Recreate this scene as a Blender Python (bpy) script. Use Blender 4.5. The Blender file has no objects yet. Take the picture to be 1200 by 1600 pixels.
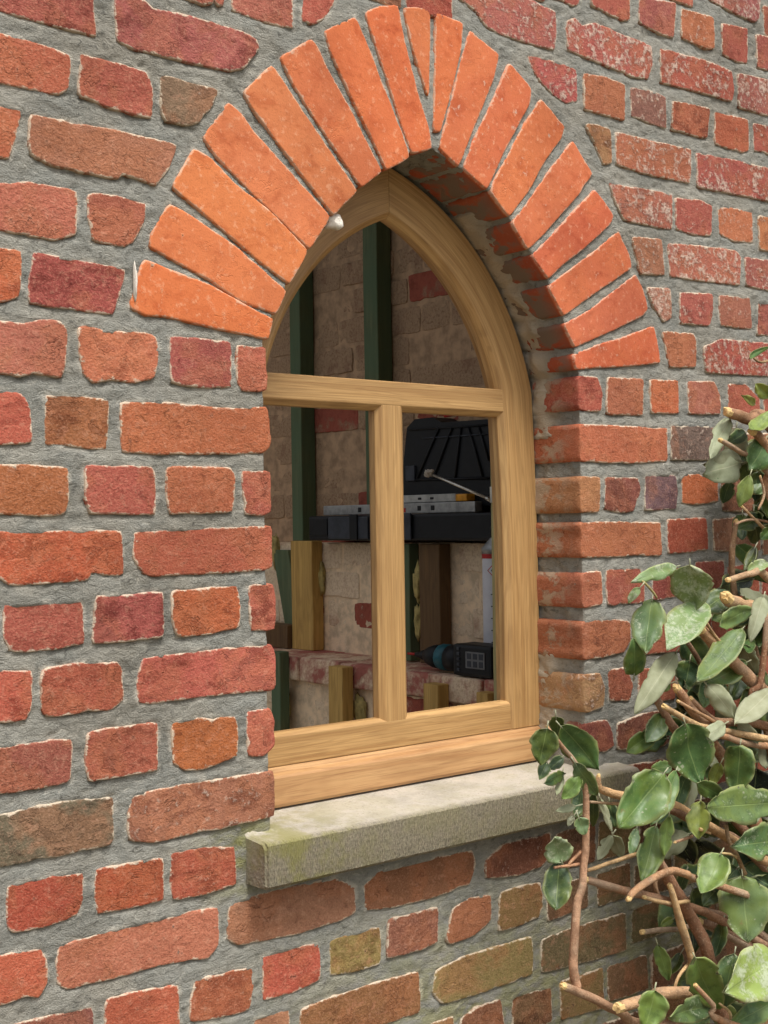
import bpy, math, random
import numpy as np
from mathutils import Vector, Matrix, noise as mn

scene = bpy.context.scene
R = math.radians
random.seed(7)

# ------------------------------------------------------------------ camera
F_PX, YAW, PIT, ROL = 2059.95, 0.695061, 0.0073738, -0.0153662
CAM = np.array([-1.261586, -1.384951, 1.369463])
fw = np.array([math.sin(YAW)*math.cos(PIT), math.cos(YAW)*math.cos(PIT), math.sin(PIT)])
_r = np.array([math.cos(YAW), -math.sin(YAW), 0.0]); _u = np.cross(_r, fw)
rt = _r*math.cos(ROL) + _u*math.sin(ROL); up = -_r*math.sin(ROL) + _u*math.cos(ROL)
cd = bpy.data.cameras.new('camera'); cam = bpy.data.objects.new('camera', cd)
scene.collection.objects.link(cam)
cd.sensor_fit = 'HORIZONTAL'; cd.sensor_width = 27.0; cd.lens = F_PX/1200*27.0
cd.clip_start = 0.02; cd.clip_end = 300
M = Matrix(((rt[0], up[0], -fw[0], CAM[0]), (rt[1], up[1], -fw[1], CAM[1]), (rt[2], up[2], -fw[2], CAM[2]), (0, 0, 0, 1)))
cam.matrix_world = M
scene.camera = cam

# ------------------------------------------------------------------ light: overcast daylight
SUN_EL, SUN_AZ = R(64), R(186)          # azimuth clockwise from +Y (the wall faces -Y)
w = bpy.data.worlds.new('World'); scene.world = w; w.use_nodes = True
nt = w.node_tree; nt.nodes.clear()
sky = nt.nodes.new('ShaderNodeTexSky'); sky.sky_type = 'NISHITA'; sky.sun_disc = False
sky.sun_elevation = SUN_EL; sky.sun_rotation = SUN_AZ; sky.dust_density = 5.0; sky.air_density = 1.0; sky.ozone_density = 0.6
hs = nt.nodes.new('ShaderNodeHueSaturation'); hs.inputs['Saturation'].default_value = 0.34   # cloud cover greys the sky
bg = nt.nodes.new('ShaderNodeBackground'); bg.inputs['Strength'].default_value = 0.10
wo = nt.nodes.new('ShaderNodeOutputWorld')
nt.links.new(sky.outputs[0], hs.inputs['Color']); nt.links.new(hs.outputs[0], bg.inputs[0]); nt.links.new(bg.outputs[0], wo.inputs[0])
sd = bpy.data.lights.new('sun', 'SUN'); sd.energy = 1.5; sd.angle = R(17); sd.color = (1.0, 0.98, 0.95)
sun = bpy.data.objects.new('sun', sd); scene.collection.objects.link(sun)
sv = Vector((math.sin(SUN_AZ)*math.cos(SUN_EL), math.cos(SUN_AZ)*math.cos(SUN_EL), math.sin(SUN_EL)))
sun.rotation_euler = sv.to_track_quat('Z', 'Y').to_euler(); sun.location = sv*8
scene.view_settings.view_transform = 'Standard'; scene.view_settings.look = 'None'
scene.view_settings.exposure = 0.92; scene.view_settings.gamma = 1.0
scene.render.resolution_x = 768; scene.render.resolution_y = 1024
scene.render.engine = 'CYCLES'

# ------------------------------------------------------------------ helpers
C = scene.collection
def ray(px):
    px = np.asarray(px, float).reshape(-1, 2)
    return fw[None] + rt[None]*((px[:, 0]-600)/F_PX)[:, None] - up[None]*((px[:, 1]-800)/F_PX)[:, None]
def on(px, val, ax=1):                     # where the sight line meets the plane axis=val
    d = ray(px); t = (val-CAM[ax])/d[:, ax]
    return CAM[None] + d*t[:, None]
def pxm(P):                                # metres per photo pixel at P
    return float(np.dot(np.asarray(P)-CAM, fw))/F_PX
def crop(L, ox, oy, s): return [(ox+a*s, oy+b*s) for a, b in L]

def lin(c):
    return tuple(((v/255)/12.92 if v/255 <= .04045 else ((v/255+.055)/1.055)**2.4) for v in c)

def hash2(ix, iy, seed):
    n = (ix.astype(np.int64)*374761393 + iy.astype(np.int64)*668265263 + seed*1442695041) & 0x7fffffff
    n = ((n ^ (n >> 13))*1274126177) & 0x7fffffff
    return ((n ^ (n >> 16)) & 0xffff)/65535.0
def vnoise(x, y, seed=0):
    ix = np.floor(x); iy = np.floor(y); fx = x-ix; fy = y-iy
    fx = fx*fx*(3-2*fx); fy = fy*fy*(3-2*fy)
    a = hash2(ix, iy, seed); b = hash2(ix+1, iy, seed); c = hash2(ix, iy+1, seed); d = hash2(ix+1, iy+1, seed)
    return (a*(1-fx)+b*fx)*(1-fy) + (c*(1-fx)+d*fx)*fy
def fbm(x, y, seed=0, oct=3):
    s = 0; a = .5; t = 0
    for i in range(oct):
        s = s + a*vnoise(x*2**i, y*2**i, seed+i*17); t += a; a *= .5
    return s/t*2-1

def mesh(name, verts, faces, mat=None, parent=None, smooth=True, attrs=None, uvs=None, mats=None, fmat=None):
    me = bpy.data.meshes.new(name)
    me.from_pydata([tuple(map(float, v)) for v in verts], [], [tuple(f) for f in faces])
    for m in (mats or ([mat] if mat else [])): me.materials.append(m)
    if fmat: me.polygons.foreach_set('material_index', fmat)
    if smooth: me.polygons.foreach_set('use_smooth', [True]*len(me.polygons))
    for k, v in (attrs or {}).items():
        a = me.attributes.new(k, 'FLOAT', 'POINT'); a.data.foreach_set('value', np.asarray(v, float))
    if uvs is not None:
        ul = me.uv_layers.new(name='UVMap')
        vi = np.zeros(len(me.loops), int); me.loops.foreach_get('vertex_index', vi)
        ul.data.foreach_set('uv', np.asarray(uvs, float)[vi].ravel())
    me.update()
    o = bpy.data.objects.new(name, me); C.objects.link(o)
    if parent: o.parent = parent
    return o
def empty(name, label=None, cat=None, group=None, loc=(0, 0, 0)):
    o = bpy.data.objects.new(name, None); C.objects.link(o); o.location = loc; o.empty_display_size = .1
    tag(o, label, cat, group); return o
def tag(o, label=None, cat=None, group=None, kind=None):
    for k, v in (('label', label), ('category', cat), ('group', group), ('kind', kind)):
        if v: o[k] = v
    return o
def keep(o, parent):                       # parent without moving (parents may sit off the origin)
    o.parent = parent; o.matrix_parent_inverse = Matrix.Translation(-parent.location); return o

def box_vf(x0, x1, y0, y1, z0, z1, b=0.0):
    """bevelled box"""
    if b <= 0:
        v = [(x, y, z) for x in (x0, x1) for y in (y0, y1) for z in (z0, z1)]
        f = [(0, 1, 3, 2), (4, 6, 7, 5), (0, 4, 5, 1), (2, 3, 7, 6), (0, 2, 6, 4), (1, 5, 7, 3)]
        return v, f
    import bmesh
    bm = bmesh.new(); bmesh.ops.create_cube(bm, size=1)
    for q in bm.verts:
        q.co = Vector(((x0+x1)/2+q.co.x*(x1-x0), (y0+y1)/2+q.co.y*(y1-y0), (z0+z1)/2+q.co.z*(z1-z0)))
    bmesh.ops.bevel(bm, geom=bm.edges[:], offset=b, segments=2, profile=.6, affect='EDGES', clamp_overlap=True)
    bm.verts.index_update()
    v = [tuple(q.co) for q in bm.verts]; f = [tuple(q.index for q in g.verts) for g in bm.faces]; bm.free()
    return v, f
def tube_vf(pts, rad, n=10, cap=True, wob=0.0, seed=0):
    pts = [Vector(p) for p in pts]; V = []; Fc = []
    T0 = None; nx = None
    for i, p in enumerate(pts):
        t = (pts[min(i+1, len(pts)-1)]-pts[max(i-1, 0)]).normalized()
        if nx is None:
            nx = t.orthogonal().normalized()
        else:
            nx = (nx - t*nx.dot(t)).normalized()
        ny = t.cross(nx)
        for k in range(n):
            a = 2*math.pi*k/n
            r = rad[i]*(1+wob*mn.noise(Vector((math.cos(a)*1.3+seed*3.1, math.sin(a)*1.3, i*.45))))
            V.append(p + (nx*math.cos(a)+ny*math.sin(a))*r)
    for i in range(len(pts)-1):
        for k in range(n):
            a = i*n+k; b = i*n+(k+1) % n
            Fc.append((a, b, b+n, a+n))
    if cap:
        Fc.append(tuple(range(n))[::-1]); Fc.append(tuple(range((len(pts)-1)*n, len(pts)*n)))
    return V, Fc
def smoothpath(pts, rad, sub=4):
    P = [Vector(p) for p in pts]; out = []; ro = []
    for i in range(len(P)-1):
        p0 = P[max(i-1, 0)]; p1 = P[i]; p2 = P[i+1]; p3 = P[min(i+2, len(P)-1)]
        for k in range(sub):
            t = k/sub
            out.append(.5*((2*p1)+(p2-p0)*t+(2*p0-5*p1+4*p2-p3)*t*t+(3*p1-p0-3*p2+p3)*t**3))
            ro.append(rad[i]*(1-t)+rad[i+1]*t)
    out.append(P[-1]); ro.append(rad[-1]); return out, ro

# ------------------------------------------------------------------ materials
class NT:
    def __init__(s, name):
        s.m = bpy.data.materials.new(name); s.m.use_nodes = True; s.t = s.m.node_tree; s.t.nodes.clear()
        s.out = s.n('ShaderNodeOutputMaterial'); s.b = s.n('ShaderNodeBsdfPrincipled')
        s.l(s.b.outputs[0], s.out.inputs[0])
    def n(s, t, **k):
        q = s.t.nodes.new(t)
        for a, b in k.items(): setattr(q, a, b)
        return q
    def l(s, a, b): s.t.links.new(a, b)
    def pos(s): return s.n('ShaderNodeNewGeometry').outputs['Position']
    def noise(s, vec, scale, detail=4, rough=.55, dist=0.0):
        q = s.n('ShaderNodeTexNoise'); q.inputs['Scale'].default_value = scale; q.inputs['Detail'].default_value = detail
        q.inputs['Roughness'].default_value = rough; q.inputs['Distortion'].default_value = dist
        if vec is not None: s.l(vec, q.inputs['Vector'])
        return q.outputs['Fac']
    def ramp(s, f, a, b, lo=0., hi=1.):
        q = s.n('ShaderNodeMapRange', interpolation_type='SMOOTHSTEP'); q.inputs[1].default_value = a; q.inputs[2].default_value = b
        q.inputs[3].default_value = lo; q.inputs[4].default_value = hi; s.l(f, q.inputs[0]); return q.outputs[0]
    def math(s, op, a, b=None, clamp=False):
        q = s.n('ShaderNodeMath', operation=op, use_clamp=clamp)
        for i, v in enumerate((a, b)):
            if v is None: continue
            if isinstance(v, (int, float)): q.inputs[i].default_value = v
            else: s.l(v, q.inputs[i])
        return q.outputs[0]
    def mix(s, f, a, b, mode='MIX'):
        q = s.n('ShaderNodeMix', data_type='RGBA', blend_type=mode)
        for i, v in ((0, f), (6, a), (7, b)):
            if isinstance(v, (int, float)): q.inputs[i].default_value = v
            elif isinstance(v, tuple): q.inputs[i].default_value = (*v[:3], 1)
            else: s.l(v, q.inputs[i])
        return q.outputs[2]
    def attr(s, n): return s.n('ShaderNodeAttribute', attribute_name=n).outputs['Fac']
    def bump(s, h, strength=.5, dist=.001, prev=None):
        q = s.n('ShaderNodeBump'); q.inputs['Strength'].default_value = strength; q.inputs['Distance'].default_value = dist
        s.l(h, q.inputs['Height'])
        if prev: s.l(prev, q.inputs['Normal'])
        return q.outputs[0]
    def fin(s, col=None, rough=.8, normal=None, spec=None, metal=None):
        if col is not None:
            if isinstance(col, tuple): s.b.inputs['Base Color'].default_value = (*col[:3], 1)
            else: s.l(col, s.b.inputs['Base Color'])
        if isinstance(rough, (int, float)): s.b.inputs['Roughness'].default_value = rough
        else: s.l(rough, s.b.inputs['Roughness'])
        if normal: s.l(normal, s.b.inputs['Normal'])
        if spec is not None: s.b.inputs['Specular IOR Level'].default_value = spec
        if metal is not None: s.b.inputs['Metallic'].default_value = metal
        return s.m

def shifted(t, amt=37.0):
    """world position shifted by the object's random number, so alike pieces differ"""
    oi = t.n('ShaderNodeObjectInfo'); v = t.n('ShaderNodeVectorMath', operation='SCALE'); v.inputs[0].default_value = (amt, amt*.61, amt*1.7)
    t.l(oi.outputs['Random'], v.inputs['Scale'])
    a = t.n('ShaderNodeVectorMath', operation='ADD'); t.l(t.pos(), a.inputs[0]); t.l(v.outputs[0], a.inputs[1])
    return a.outputs[0], oi

def mat_brick(name='brick', voussoir=False):
    t = NT(name); p, oi = shifted(t)
    base = t.mix(t.attr('tone'), oi.outputs['Color'], t.mix(.6, oi.outputs['Color'], lin((112, 72, 58)))); eff = oi.outputs['Alpha']
    st = t.n('ShaderNodeMapping'); st.inputs['Scale'].default_value = (1, 1, 1.5); t.l(p, st.inputs[0]); ps = st.outputs[0]
    n1 = t.noise(p, 15, 3, .6, .3); n2 = t.noise(ps, 62, 5, .68, .8); n3 = t.noise(p, 400, 2, .6); n4 = t.noise(ps, 27, 4, .62, .5); n5 = t.noise(p, 105, 5, .7)
    dark = t.mix(1.0, base, lin((166, 140, 136)), 'MULTIPLY')
    if voussoir:
        c = t.mix(t.ramp(n1, .42, .72, 0, .5), base, t.mix(.5, base, lin((236, 140, 84))))
        c = t.mix(t.ramp(n4, .48, .70, 0, .55), c, t.mix(1.0, base, lin((212, 176, 160)), 'MULTIPLY'))
        c = t.mix(t.ramp(n2, .56, .74, 0, .45), c, t.mix(1.0, base, lin((186, 140, 120)), 'MULTIPLY'))
        c = t.mix(t.ramp(n5, .56, .70, 0, .40), c, lin((240, 176, 130)))
    else:
        c = t.mix(t.ramp(n1, .46, .58, 0, .65), base, t.mix(.55, base, lin((176, 112, 76))))
        c = t.mix(t.math('MULTIPLY', t.ramp(n4, .46, .66), t.math('MULTIPLY', oi.outputs['Random'], .8)), c, dark)
        c = t.mix(t.ramp(n2, .56, .70, 0, .60), c, t.mix(1.0, base, lin((150, 124, 120)), 'MULTIPLY'))
        c = t.mix(t.ramp(n2, .46, .30, 0, .50), c, t.mix(.55, base, lin((214, 150, 120))))
        c = t.mix(t.ramp(n3, .52, .72, 0, .45), c, t.mix(.5, base, lin((205, 160, 132))))
    c = t.mix(t.ramp(n3, .48, .30, 0, .18 if voussoir else .32), c, t.mix(1.0, base, lin((150, 132, 128)), 'MULTIPLY'))
    c = t.mix(t.ramp(n5, .54, .66, 0, .30), c, t.mix(.6, base, lin((226, 176, 146))))
    pit = t.math('MULTIPLY', t.ramp(n5, .655, .70), t.ramp(n4, .50, .56))
    c = t.mix(t.math('MULTIPLY', pit, .7), c, t.mix(1.0, base, lin((92, 78, 74)), 'MULTIPLY'))
    crease = t.math('MULTIPLY', t.ramp(t.math('ABSOLUTE', t.math('SUBTRACT', n4, .52)), .003, .014, 1, 0), t.ramp(n1, .50, .60))
    c = t.mix(t.math('MULTIPLY', crease, .08 if voussoir else .30), c, t.mix(1.0, base, lin((110, 92, 88)), 'MULTIPLY'))
    # lime bloom
    em = t.math('ADD', t.math('MULTIPLY', n5, .62), t.math('MULTIPLY', n4, .38))
    thr = t.math('SUBTRACT', .70, t.math('MULTIPLY', eff, .31))
    ef = t.math('MULTIPLY', t.math('SUBTRACT', em, thr), 10, True)
    c = t.mix(t.math('MULTIPLY', ef, .74), c, lin((214, 192, 174)))
    so = t.math('MULTIPLY', t.ramp(n1, .56, .66), t.ramp(oi.outputs['Random'], .55, .9))
    c = t.mix(t.math('MULTIPLY', so, .10 if voussoir else .5), c, t.mix(.35, base, lin((74, 58, 52))))
    # soot and damp drifting across several bricks
    c = t.mix(t.ramp(t.noise(t.pos(), 3.2, 3, .6), .44, .66, 0, .55), c, t.mix(1.0, c, lin((206, 200, 198)), 'MULTIPLY'))
    # pale mortar residue along the arrises
    ed = t.attr('edge')
    rim = t.ramp(t.math('ADD', ed, t.math('ADD', t.math('MULTIPLY', t.math('SUBTRACT', n2, .5), 1.5), t.math('MULTIPLY', t.math('SUBTRACT', n5, .5), .9))), .80, 1.08)
    c = t.mix(t.math('MULTIPLY', rim, .45 if voussoir else .78), c, lin((214, 198, 174)))
    # smeared mortar on the sides of the opening
    rv = t.attr('side')
    if voussoir:
        sm = t.math('MULTIPLY', t.ramp(rv, .15, .60), t.ramp(n4, .40, .54))
        c = t.mix(t.math('MULTIPLY', t.ramp(rv, .0, .25), .7), c, lin((150, 70, 50)))
        c = t.mix(t.math('MULTIPLY', sm, .9), c, lin((122, 112, 98)))
    else:
        sm = t.math('MULTIPLY', t.ramp(rv, .3, .8), t.ramp(n4, .46, .58))
        c = t.mix(t.math('MULTIPLY', sm, .75), c, lin((178, 162, 138)))
    h = t.math('ADD', t.math('MULTIPLY', n2, .22 if voussoir else .45), t.math('ADD', t.math('MULTIPLY', n3, .34), t.math('MULTIPLY', ef, .25)))
    h = t.math('SUBTRACT', t.math('ADD', h, t.math('MULTIPLY', n5, .45)), t.math('MULTIPLY', crease, .35))
    h = t.math('SUBTRACT', h, t.math('MULTIPLY', pit, .8))
    nb = t.bump(h, .5 if voussoir else .75, .0022 if voussoir else .0045)
    return t.fin(c, .9, nb, .2)
BRICK = mat_brick('brick'); VOUS = mat_brick('voussoir_brick', True)

def mat_mortar():
    t = NT('mortar'); p = t.pos()
    st = t.n('ShaderNodeMapping'); st.inputs['Scale'].default_value = (1, 1, 1.8); t.l(p, st.inputs[0]); ps = st.outputs[0]
    n1 = t.noise(p, 9, 3, .6); n2 = t.noise(ps, 75, 6, .72, .9); n3 = t.noise(p, 620, 2, .7); n4 = t.noise(ps, 26, 4, .65, .4)
    c = t.mix(t.ramp(n1, .35, .7), lin((146, 146, 138)), lin((165, 161, 149)))
    c = t.mix(t.ramp(n2, .52, .68, 0, .75), c, lin((92, 91, 85)))
    c = t.mix(t.ramp(n2, .44, .32, 0, .65), c, lin((192, 187, 174)))
    c = t.mix(t.ramp(t.noise(p, 3.2, 3, .6), .44, .66, 0, .6), c, t.mix(1.0, c, lin((206, 202, 196)), 'MULTIPLY'))
    c = t.mix(t.ramp(n3, .5, .8, 0, .6), c, lin((190, 184, 170)))
    # lime film beside the bricks
    c = t.mix(t.math('MULTIPLY', t.ramp(t.attr('near'), .15, .95), t.ramp(n4, .48, .60, 0, .75)), c, lin((208, 200, 184)))
    # yellow-green algae by the sill and low on the wall
    al = t.math('MULTIPLY', t.attr('algae'), t.ramp(n4, .36, .60))
    c = t.mix(t.math('MULTIPLY', al, .75), c, lin((142, 140, 78)))
    c = t.mix(t.math('MULTIPLY', t.attr('rubble'), .75), c, t.mix(n2, lin((190, 172, 148)), lin((225, 208, 180))))
    h = t.math('ADD', t.math('MULTIPLY', n2, .9), t.math('ADD', t.math('MULTIPLY', n3, .40), t.math('MULTIPLY', n4, .3)))
    return t.fin(c, .95, t.bump(h, 1.0, .0065), .15)
MORTAR = mat_mortar()

def mat_limed(name='limed_brick', old=False):  # old picks the darker lime that stands in for shade
    t = NT(name); p, oi = shifted(t, 11.0); q = t.pos()
    base = oi.outputs['Color']; al = oi.outputs['Alpha']
    n1 = t.noise(q, 7, 5, .62, .4); n2 = t.noise(p, 45, 6, .7); n3 = t.noise(q, 160, 4, .7)
    c = t.mix(t.ramp(n2, .45, .7, 0, .6), base, lin((110, 55, 45)))
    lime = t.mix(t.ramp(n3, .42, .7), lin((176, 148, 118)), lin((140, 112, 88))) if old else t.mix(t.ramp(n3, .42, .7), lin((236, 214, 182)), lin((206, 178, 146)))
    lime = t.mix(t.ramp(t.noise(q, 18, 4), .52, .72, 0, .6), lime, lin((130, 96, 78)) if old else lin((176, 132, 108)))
    f = t.math('ADD', t.math('MULTIPLY', n1, .65), t.math('MULTIPLY', n2, .35))
    thr = t.math('SUBTRACT', .82, t.math('MULTIPLY', al, .6))
    cov = t.math('MULTIPLY', t.math('SUBTRACT', f, thr), 9, True)
    c = t.mix(t.math('MULTIPLY', cov, .92), c, lime)
    h = t.math('ADD', n2, t.math('MULTIPLY', n3, .6))
    return t.fin(c, .93, t.bump(h, .9, .004), .2)
LIMED = mat_limed(); LIMED_SHADED = mat_limed('limed_brick_shaded', True)  # one limewash, two tones: pale for lit lower wall, dark for shaded upper

def mat_wood(name, c1, c2, c3, ring=26.0, rough=.5, tint=None):
    """grain runs along u; u, v in metres"""
    t = NT(name); uv = t.n('ShaderNodeUVMap', uv_map='UVMap').outputs[0]
    oi = t.n('ShaderNodeObjectInfo')
    sc = t.n('ShaderNodeVectorMath', operation='SCALE'); sc.inputs[0].default_value = (9.1, 5.3, 3.7); t.l(oi.outputs['Random'], sc.inputs['Scale'])
    ad = t.n('ShaderNodeVectorMath', operation='ADD'); t.l(uv, ad.inputs[0]); t.l(sc.outputs[0], ad.inputs[1])
    mp = t.n('ShaderNodeMapping'); mp.inputs['Scale'].default_value = (1.6, 14, 1); t.l(ad.outputs[0], mp.inputs[0])
    warp = t.noise(mp.outputs[0], 1.2, 3, .5)
    mp2 = t.n('ShaderNodeMapping'); mp2.inputs['Scale'].default_value = (2.0, 60, 1); t.l(ad.outputs[0], mp2.inputs[0])
    mp3 = t.n('ShaderNodeMapping'); mp3.inputs['Scale'].default_value = (16, 900, 1); t.l(ad.outputs[0], mp3.inputs[0])
    g = t.noise(mp2.outputs[0], 1.0, 5, .6, 1.2)
    rings = t.math('FRACT', t.math('MULTIPLY', warp, ring*.5))
    rings = t.ramp(t.math('ABSOLUTE', t.math('SUBTRACT', rings, .5)), .0, .5)
    fine = t.noise(mp3.outputs[0], 1.0, 3, .6)
    c = t.mix(t.ramp(g, .3, .7), c1, c2)
    c = t.mix(t.math('MULTIPLY', t.ramp(rings, .45, 1.0), .22), c, c3)
    c = t.mix(t.ramp(fine, .5, .72, 0, .5), c, c3)
    mp4 = t.n('ShaderNodeMapping'); mp4.inputs['Scale'].default_value = (3.2, 11, 1); t.l(ad.outputs[0], mp4.inputs[0])
    c = t.mix(t.ramp(t.noise(mp4.outputs[0], 1.0, 4, .6, .8), .46, .70, 0, .42), c, t.mix(.5, c3, c2))
    if tint:
        c = t.mix(t.ramp(t.noise(t.pos(), 9, 3), .35, .65, 0, .8), c, tint)
    h = t.math('ADD', fine, t.math('MULTIPLY', g, .4))
    return t.fin(c, rough, t.bump(h, .25, .0012), .4)
OAK = mat_wood('oiled_hardwood', lin((196, 158, 104)), lin((172, 132, 82)), lin((108, 72, 38)), rough=.5)
OAK_RED = mat_wood('reddish_hardwood', lin((192, 152, 104)), lin((170, 126, 82)), lin((118, 78, 44)), rough=.52)
PINE = mat_wood('sawn_softwood', lin((206, 168, 96)), lin((184, 146, 78)), lin((128, 94, 48)), rough=.75)
GREENPINE = mat_wood('green_treated_softwood', lin((106, 114, 82)), lin((88, 100, 70)), lin((60, 68, 48)), rough=.8, tint=lin((84, 104, 76)))
OLIVEPINE_LIT = mat_wood('olive_treated_softwood_lit', lin((168, 160, 112)), lin((150, 142, 98)), lin((112, 106, 70)), rough=.75)  # paler than the other green posts, in place of outside light on it
DARKPINE = mat_wood('dark_treated_softwood', lin((116, 88, 54)), lin((98, 74, 46)), lin((66, 48, 30)), rough=.8)

def mat_stone():
    t = NT('sill_stone'); p = t.pos()
    n1 = t.noise(p, 14, 5, .6); n2 = t.noise(p, 240, 4, .7); n3 = t.noise(p, 60, 5, .65)
    c = t.mix(t.ramp(n1, .35, .68), lin((184, 175, 160)), lin((164, 157, 143)))
    c = t.mix(t.ramp(n2, .5, .75, 0, .55), c, lin((100, 94, 82)))
    c = t.mix(t.ramp(n3, .56, .72, 0, .35), c, lin((205, 190, 172)))
    # the tooled front coloured darker and greener than the top
    fr = t.attr('front')
    c = t.mix(t.math('MULTIPLY', fr, .88), c, t.mix(t.ramp(n2, .3, .7), lin((150, 140, 116)), lin((100, 93, 76))))
    al = t.math('MULTIPLY', t.attr('algae'), t.ramp(t.noise(p, 20, 5, .65), .42, .62))
    c = t.mix(t.math('MULTIPLY', al, .6), c, lin((132, 128, 70)))
    # fine vertical tooling
    wv = t.n('ShaderNodeTexWave', wave_type='BANDS', bands_direction='X'); wv.inputs['Scale'].default_value = 85; wv.inputs['Distortion'].default_value = 3.5
    wv.inputs['Detail'].default_value = 3; wv.inputs['Detail Scale'].default_value = 2.0; t.l(p, wv.inputs['Vector'])
    h = t.math('ADD', t.math('MULTIPLY', t.math('MULTIPLY', wv.outputs['Fac'], fr), .7), t.math('ADD', t.math('MULTIPLY', n2, .5), t.math('MULTIPLY', n3, .6)))
    return t.fin(c, .9, t.bump(h, .7, .0028), .2)
STONE = mat_stone()

def mat_simple(name, col, rough=.5, metal=0., var=.25, scale=40, bump=.2, spec=.4):
    t = NT(name); p = t.pos(); n = t.noise(p, scale, 4, .6)
    c = t.mix(t.ramp(n, .35, .7), tuple(v*(1+var) for v in col), tuple(v*(1-var) for v in col))
    return t.fin(c, rough, t.bump(t.noise(p, scale*8, 3), bump, .001), spec, metal)
BLACK = mat_simple('black_plastic', lin((16, 17, 20)), .5, spec=.3)
DARKGREY = mat_simple('dark_grey_plastic', lin((48, 52, 60)), .5)
ALU = mat_simple('scuffed_aluminium', lin((150, 150, 148)), .45, .6)
STEEL = mat_simple('bright_steel', lin((200, 196, 186)), .3, .9)
WHITEP = mat_simple('white_label_paper', lin((205, 205, 210)), .6, var=.05)
REDP = mat_simple('red_plastic', lin((165, 32, 30)), .45)
YELLOWP = mat_simple('amber_plastic', lin((205, 140, 20)), .4)
TEAL = mat_simple('teal_plastic', lin((20, 82, 92)), .45)
PLATE = mat_simple('dull_label', lin((104, 104, 104)), .6)
GREYP = mat_simple('grey_paint', lin((165, 165, 160)), .5)
PUFOAM = mat_simple('cured_foam', lin((172, 154, 96)), .9, var=.25, scale=60, bump=.6)
DUST = mat_simple('dried_foam', lin((190, 180, 165)), .9, var=.2, scale=200, bump=.7)
PLASTER = mat_simple('white_plaster', lin((222, 214, 200)), .9, var=.1, scale=120, bump=.7)

def mat_bark():
    t = NT('bark'); p, oi = shifted(t, 5.0); n = t.noise(p, 45, 5, .65); n2 = t.noise(p, 300, 4, .7)
    c = t.mix(t.ramp(n, .40, .66), oi.outputs['Color'], t.mix(.55, oi.outputs['Color'], lin((92, 66, 48))))
    c = t.mix(t.ramp(t.noise(p, 12, 3), .50, .66, 0, .6), c, lin((168, 148, 124)))
    c = t.mix(t.ramp(n2, .54, .70, 0, .6), c, lin((204, 182, 150)))
    c = t.mix(t.ramp(n2, .40, .28, 0, .7), c, lin((70, 50, 38)))
    return t.fin(c, .85, t.bump(t.math('ADD', n, n2), .9, .0022), .2)
BARK = mat_bark()
def mat_cut():
    t = NT('cut_wood'); p = t.pos(); n = t.noise(p, 160, 4, .6)
    return t.fin(t.mix(n, lin((232, 206, 150)), lin((196, 156, 96))), .85, t.bump(n, .6, .002), .2)
CUT = mat_cut()
def mat_leaf(under=False):
    t = NT('leaf_underside' if under else 'leaf_upper'); p, oi = shifted(t, 9.0)
    uv = t.n('ShaderNodeUVMap', uv_map='UVMap').outputs[0]
    sp = t.n('ShaderNodeSeparateXYZ'); t.l(uv, sp.inputs[0]); u, v = sp.outputs[0], sp.outputs[1]
    av = t.math('ABSOLUTE', t.math('SUBTRACT', v, .5))
    rib = t.ramp(av, .006, .022, 1, 0)
    side = t.math('FRACT', t.math('MULTIPLY', t.math('SUBTRACT', u, t.math('MULTIPLY', av, .55)), 8.5))
    sv_ = t.ramp(t.math('ABSOLUTE', t.math('SUBTRACT', side, .5)), .0, .07, 1, 0)
    vein = t.math('ADD', t.math('MULTIPLY', rib, .8), t.math('MULTIPLY', sv_, .12), True)
    n1 = t.noise(p, 40, 5, .65); n2 = t.noise(p, 220, 4, .7); n3 = t.noise(p, 18, 3, .6)
    if under:
        base = t.mix(t.ramp(n1, .3, .7), lin((176, 178, 152)), lin((140, 142, 112)))
        base = t.mix(.45, base, t.mix(.25, oi.outputs['Color'], lin((170, 168, 140))))
        c = t.mix(t.math('MULTIPLY', vein, .5), base, lin((200, 196, 165)))
        rough = .75
    else:
        base = oi.outputs['Color']
        c = t.mix(t.ramp(n3, .40, .62, 0, .75), base, t.mix(.6, base, lin((112, 126, 40))))
        c = t.mix(t.ramp(n1, .46, .64, 0, .7), c, t.mix(.6, base, lin((30, 54, 24))))
        c = t.mix(t.ramp(n2, .56, .72, 0, .35), c, lin((150, 160, 110)))
        c = t.mix(t.ramp(n1, .36, .26, 0, .55), c, lin((128, 104, 62)))
        c = t.mix(t.math('MULTIPLY', vein, .5), c, lin((150, 168, 104)))
        m = t.math('ADD', t.math('MULTIPLY', n1, .6), t.math('MULTIPLY', n2, .4))
        thr = t.math('SUBTRACT', .72, t.math('MULTIPLY', oi.outputs['Alpha'], .30))
        bl = t.math('MULTIPLY', t.math('SUBTRACT', m, thr), 9, True)
        c = t.mix(t.math('MULTIPLY', bl, .72), c, lin((190, 198, 168)))
        # thin pale margin
        c = t.mix(t.math('MULTIPLY', t.ramp(t.attr('margin'), .75, 1.0), .45), c, lin((178, 178, 120)))
        rough = t.ramp(n1, .3, .7, .36, .60)
    h = t.math('SUBTRACT', t.math('MULTIPLY', n1, .6), t.math('MULTIPLY', vein, .6))
    m = t.fin(c, rough, t.bump(h, .4, .0016), .5)
    # a little light comes through the blade
    tr = t.n('ShaderNodeBsdfTranslucent'); t.l(c, tr.inputs[0]); ms = t.n('ShaderNodeMixShader'); ms.inputs[0].default_value = .16
    t.l(t.b.outputs[0], ms.inputs[1]); t.l(tr.outputs[0], ms.inputs[2]); t.l(ms.outputs[0], t.out.inputs[0])
    return m
LEAF = mat_leaf(); LEAFU = mat_leaf(True)
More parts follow.
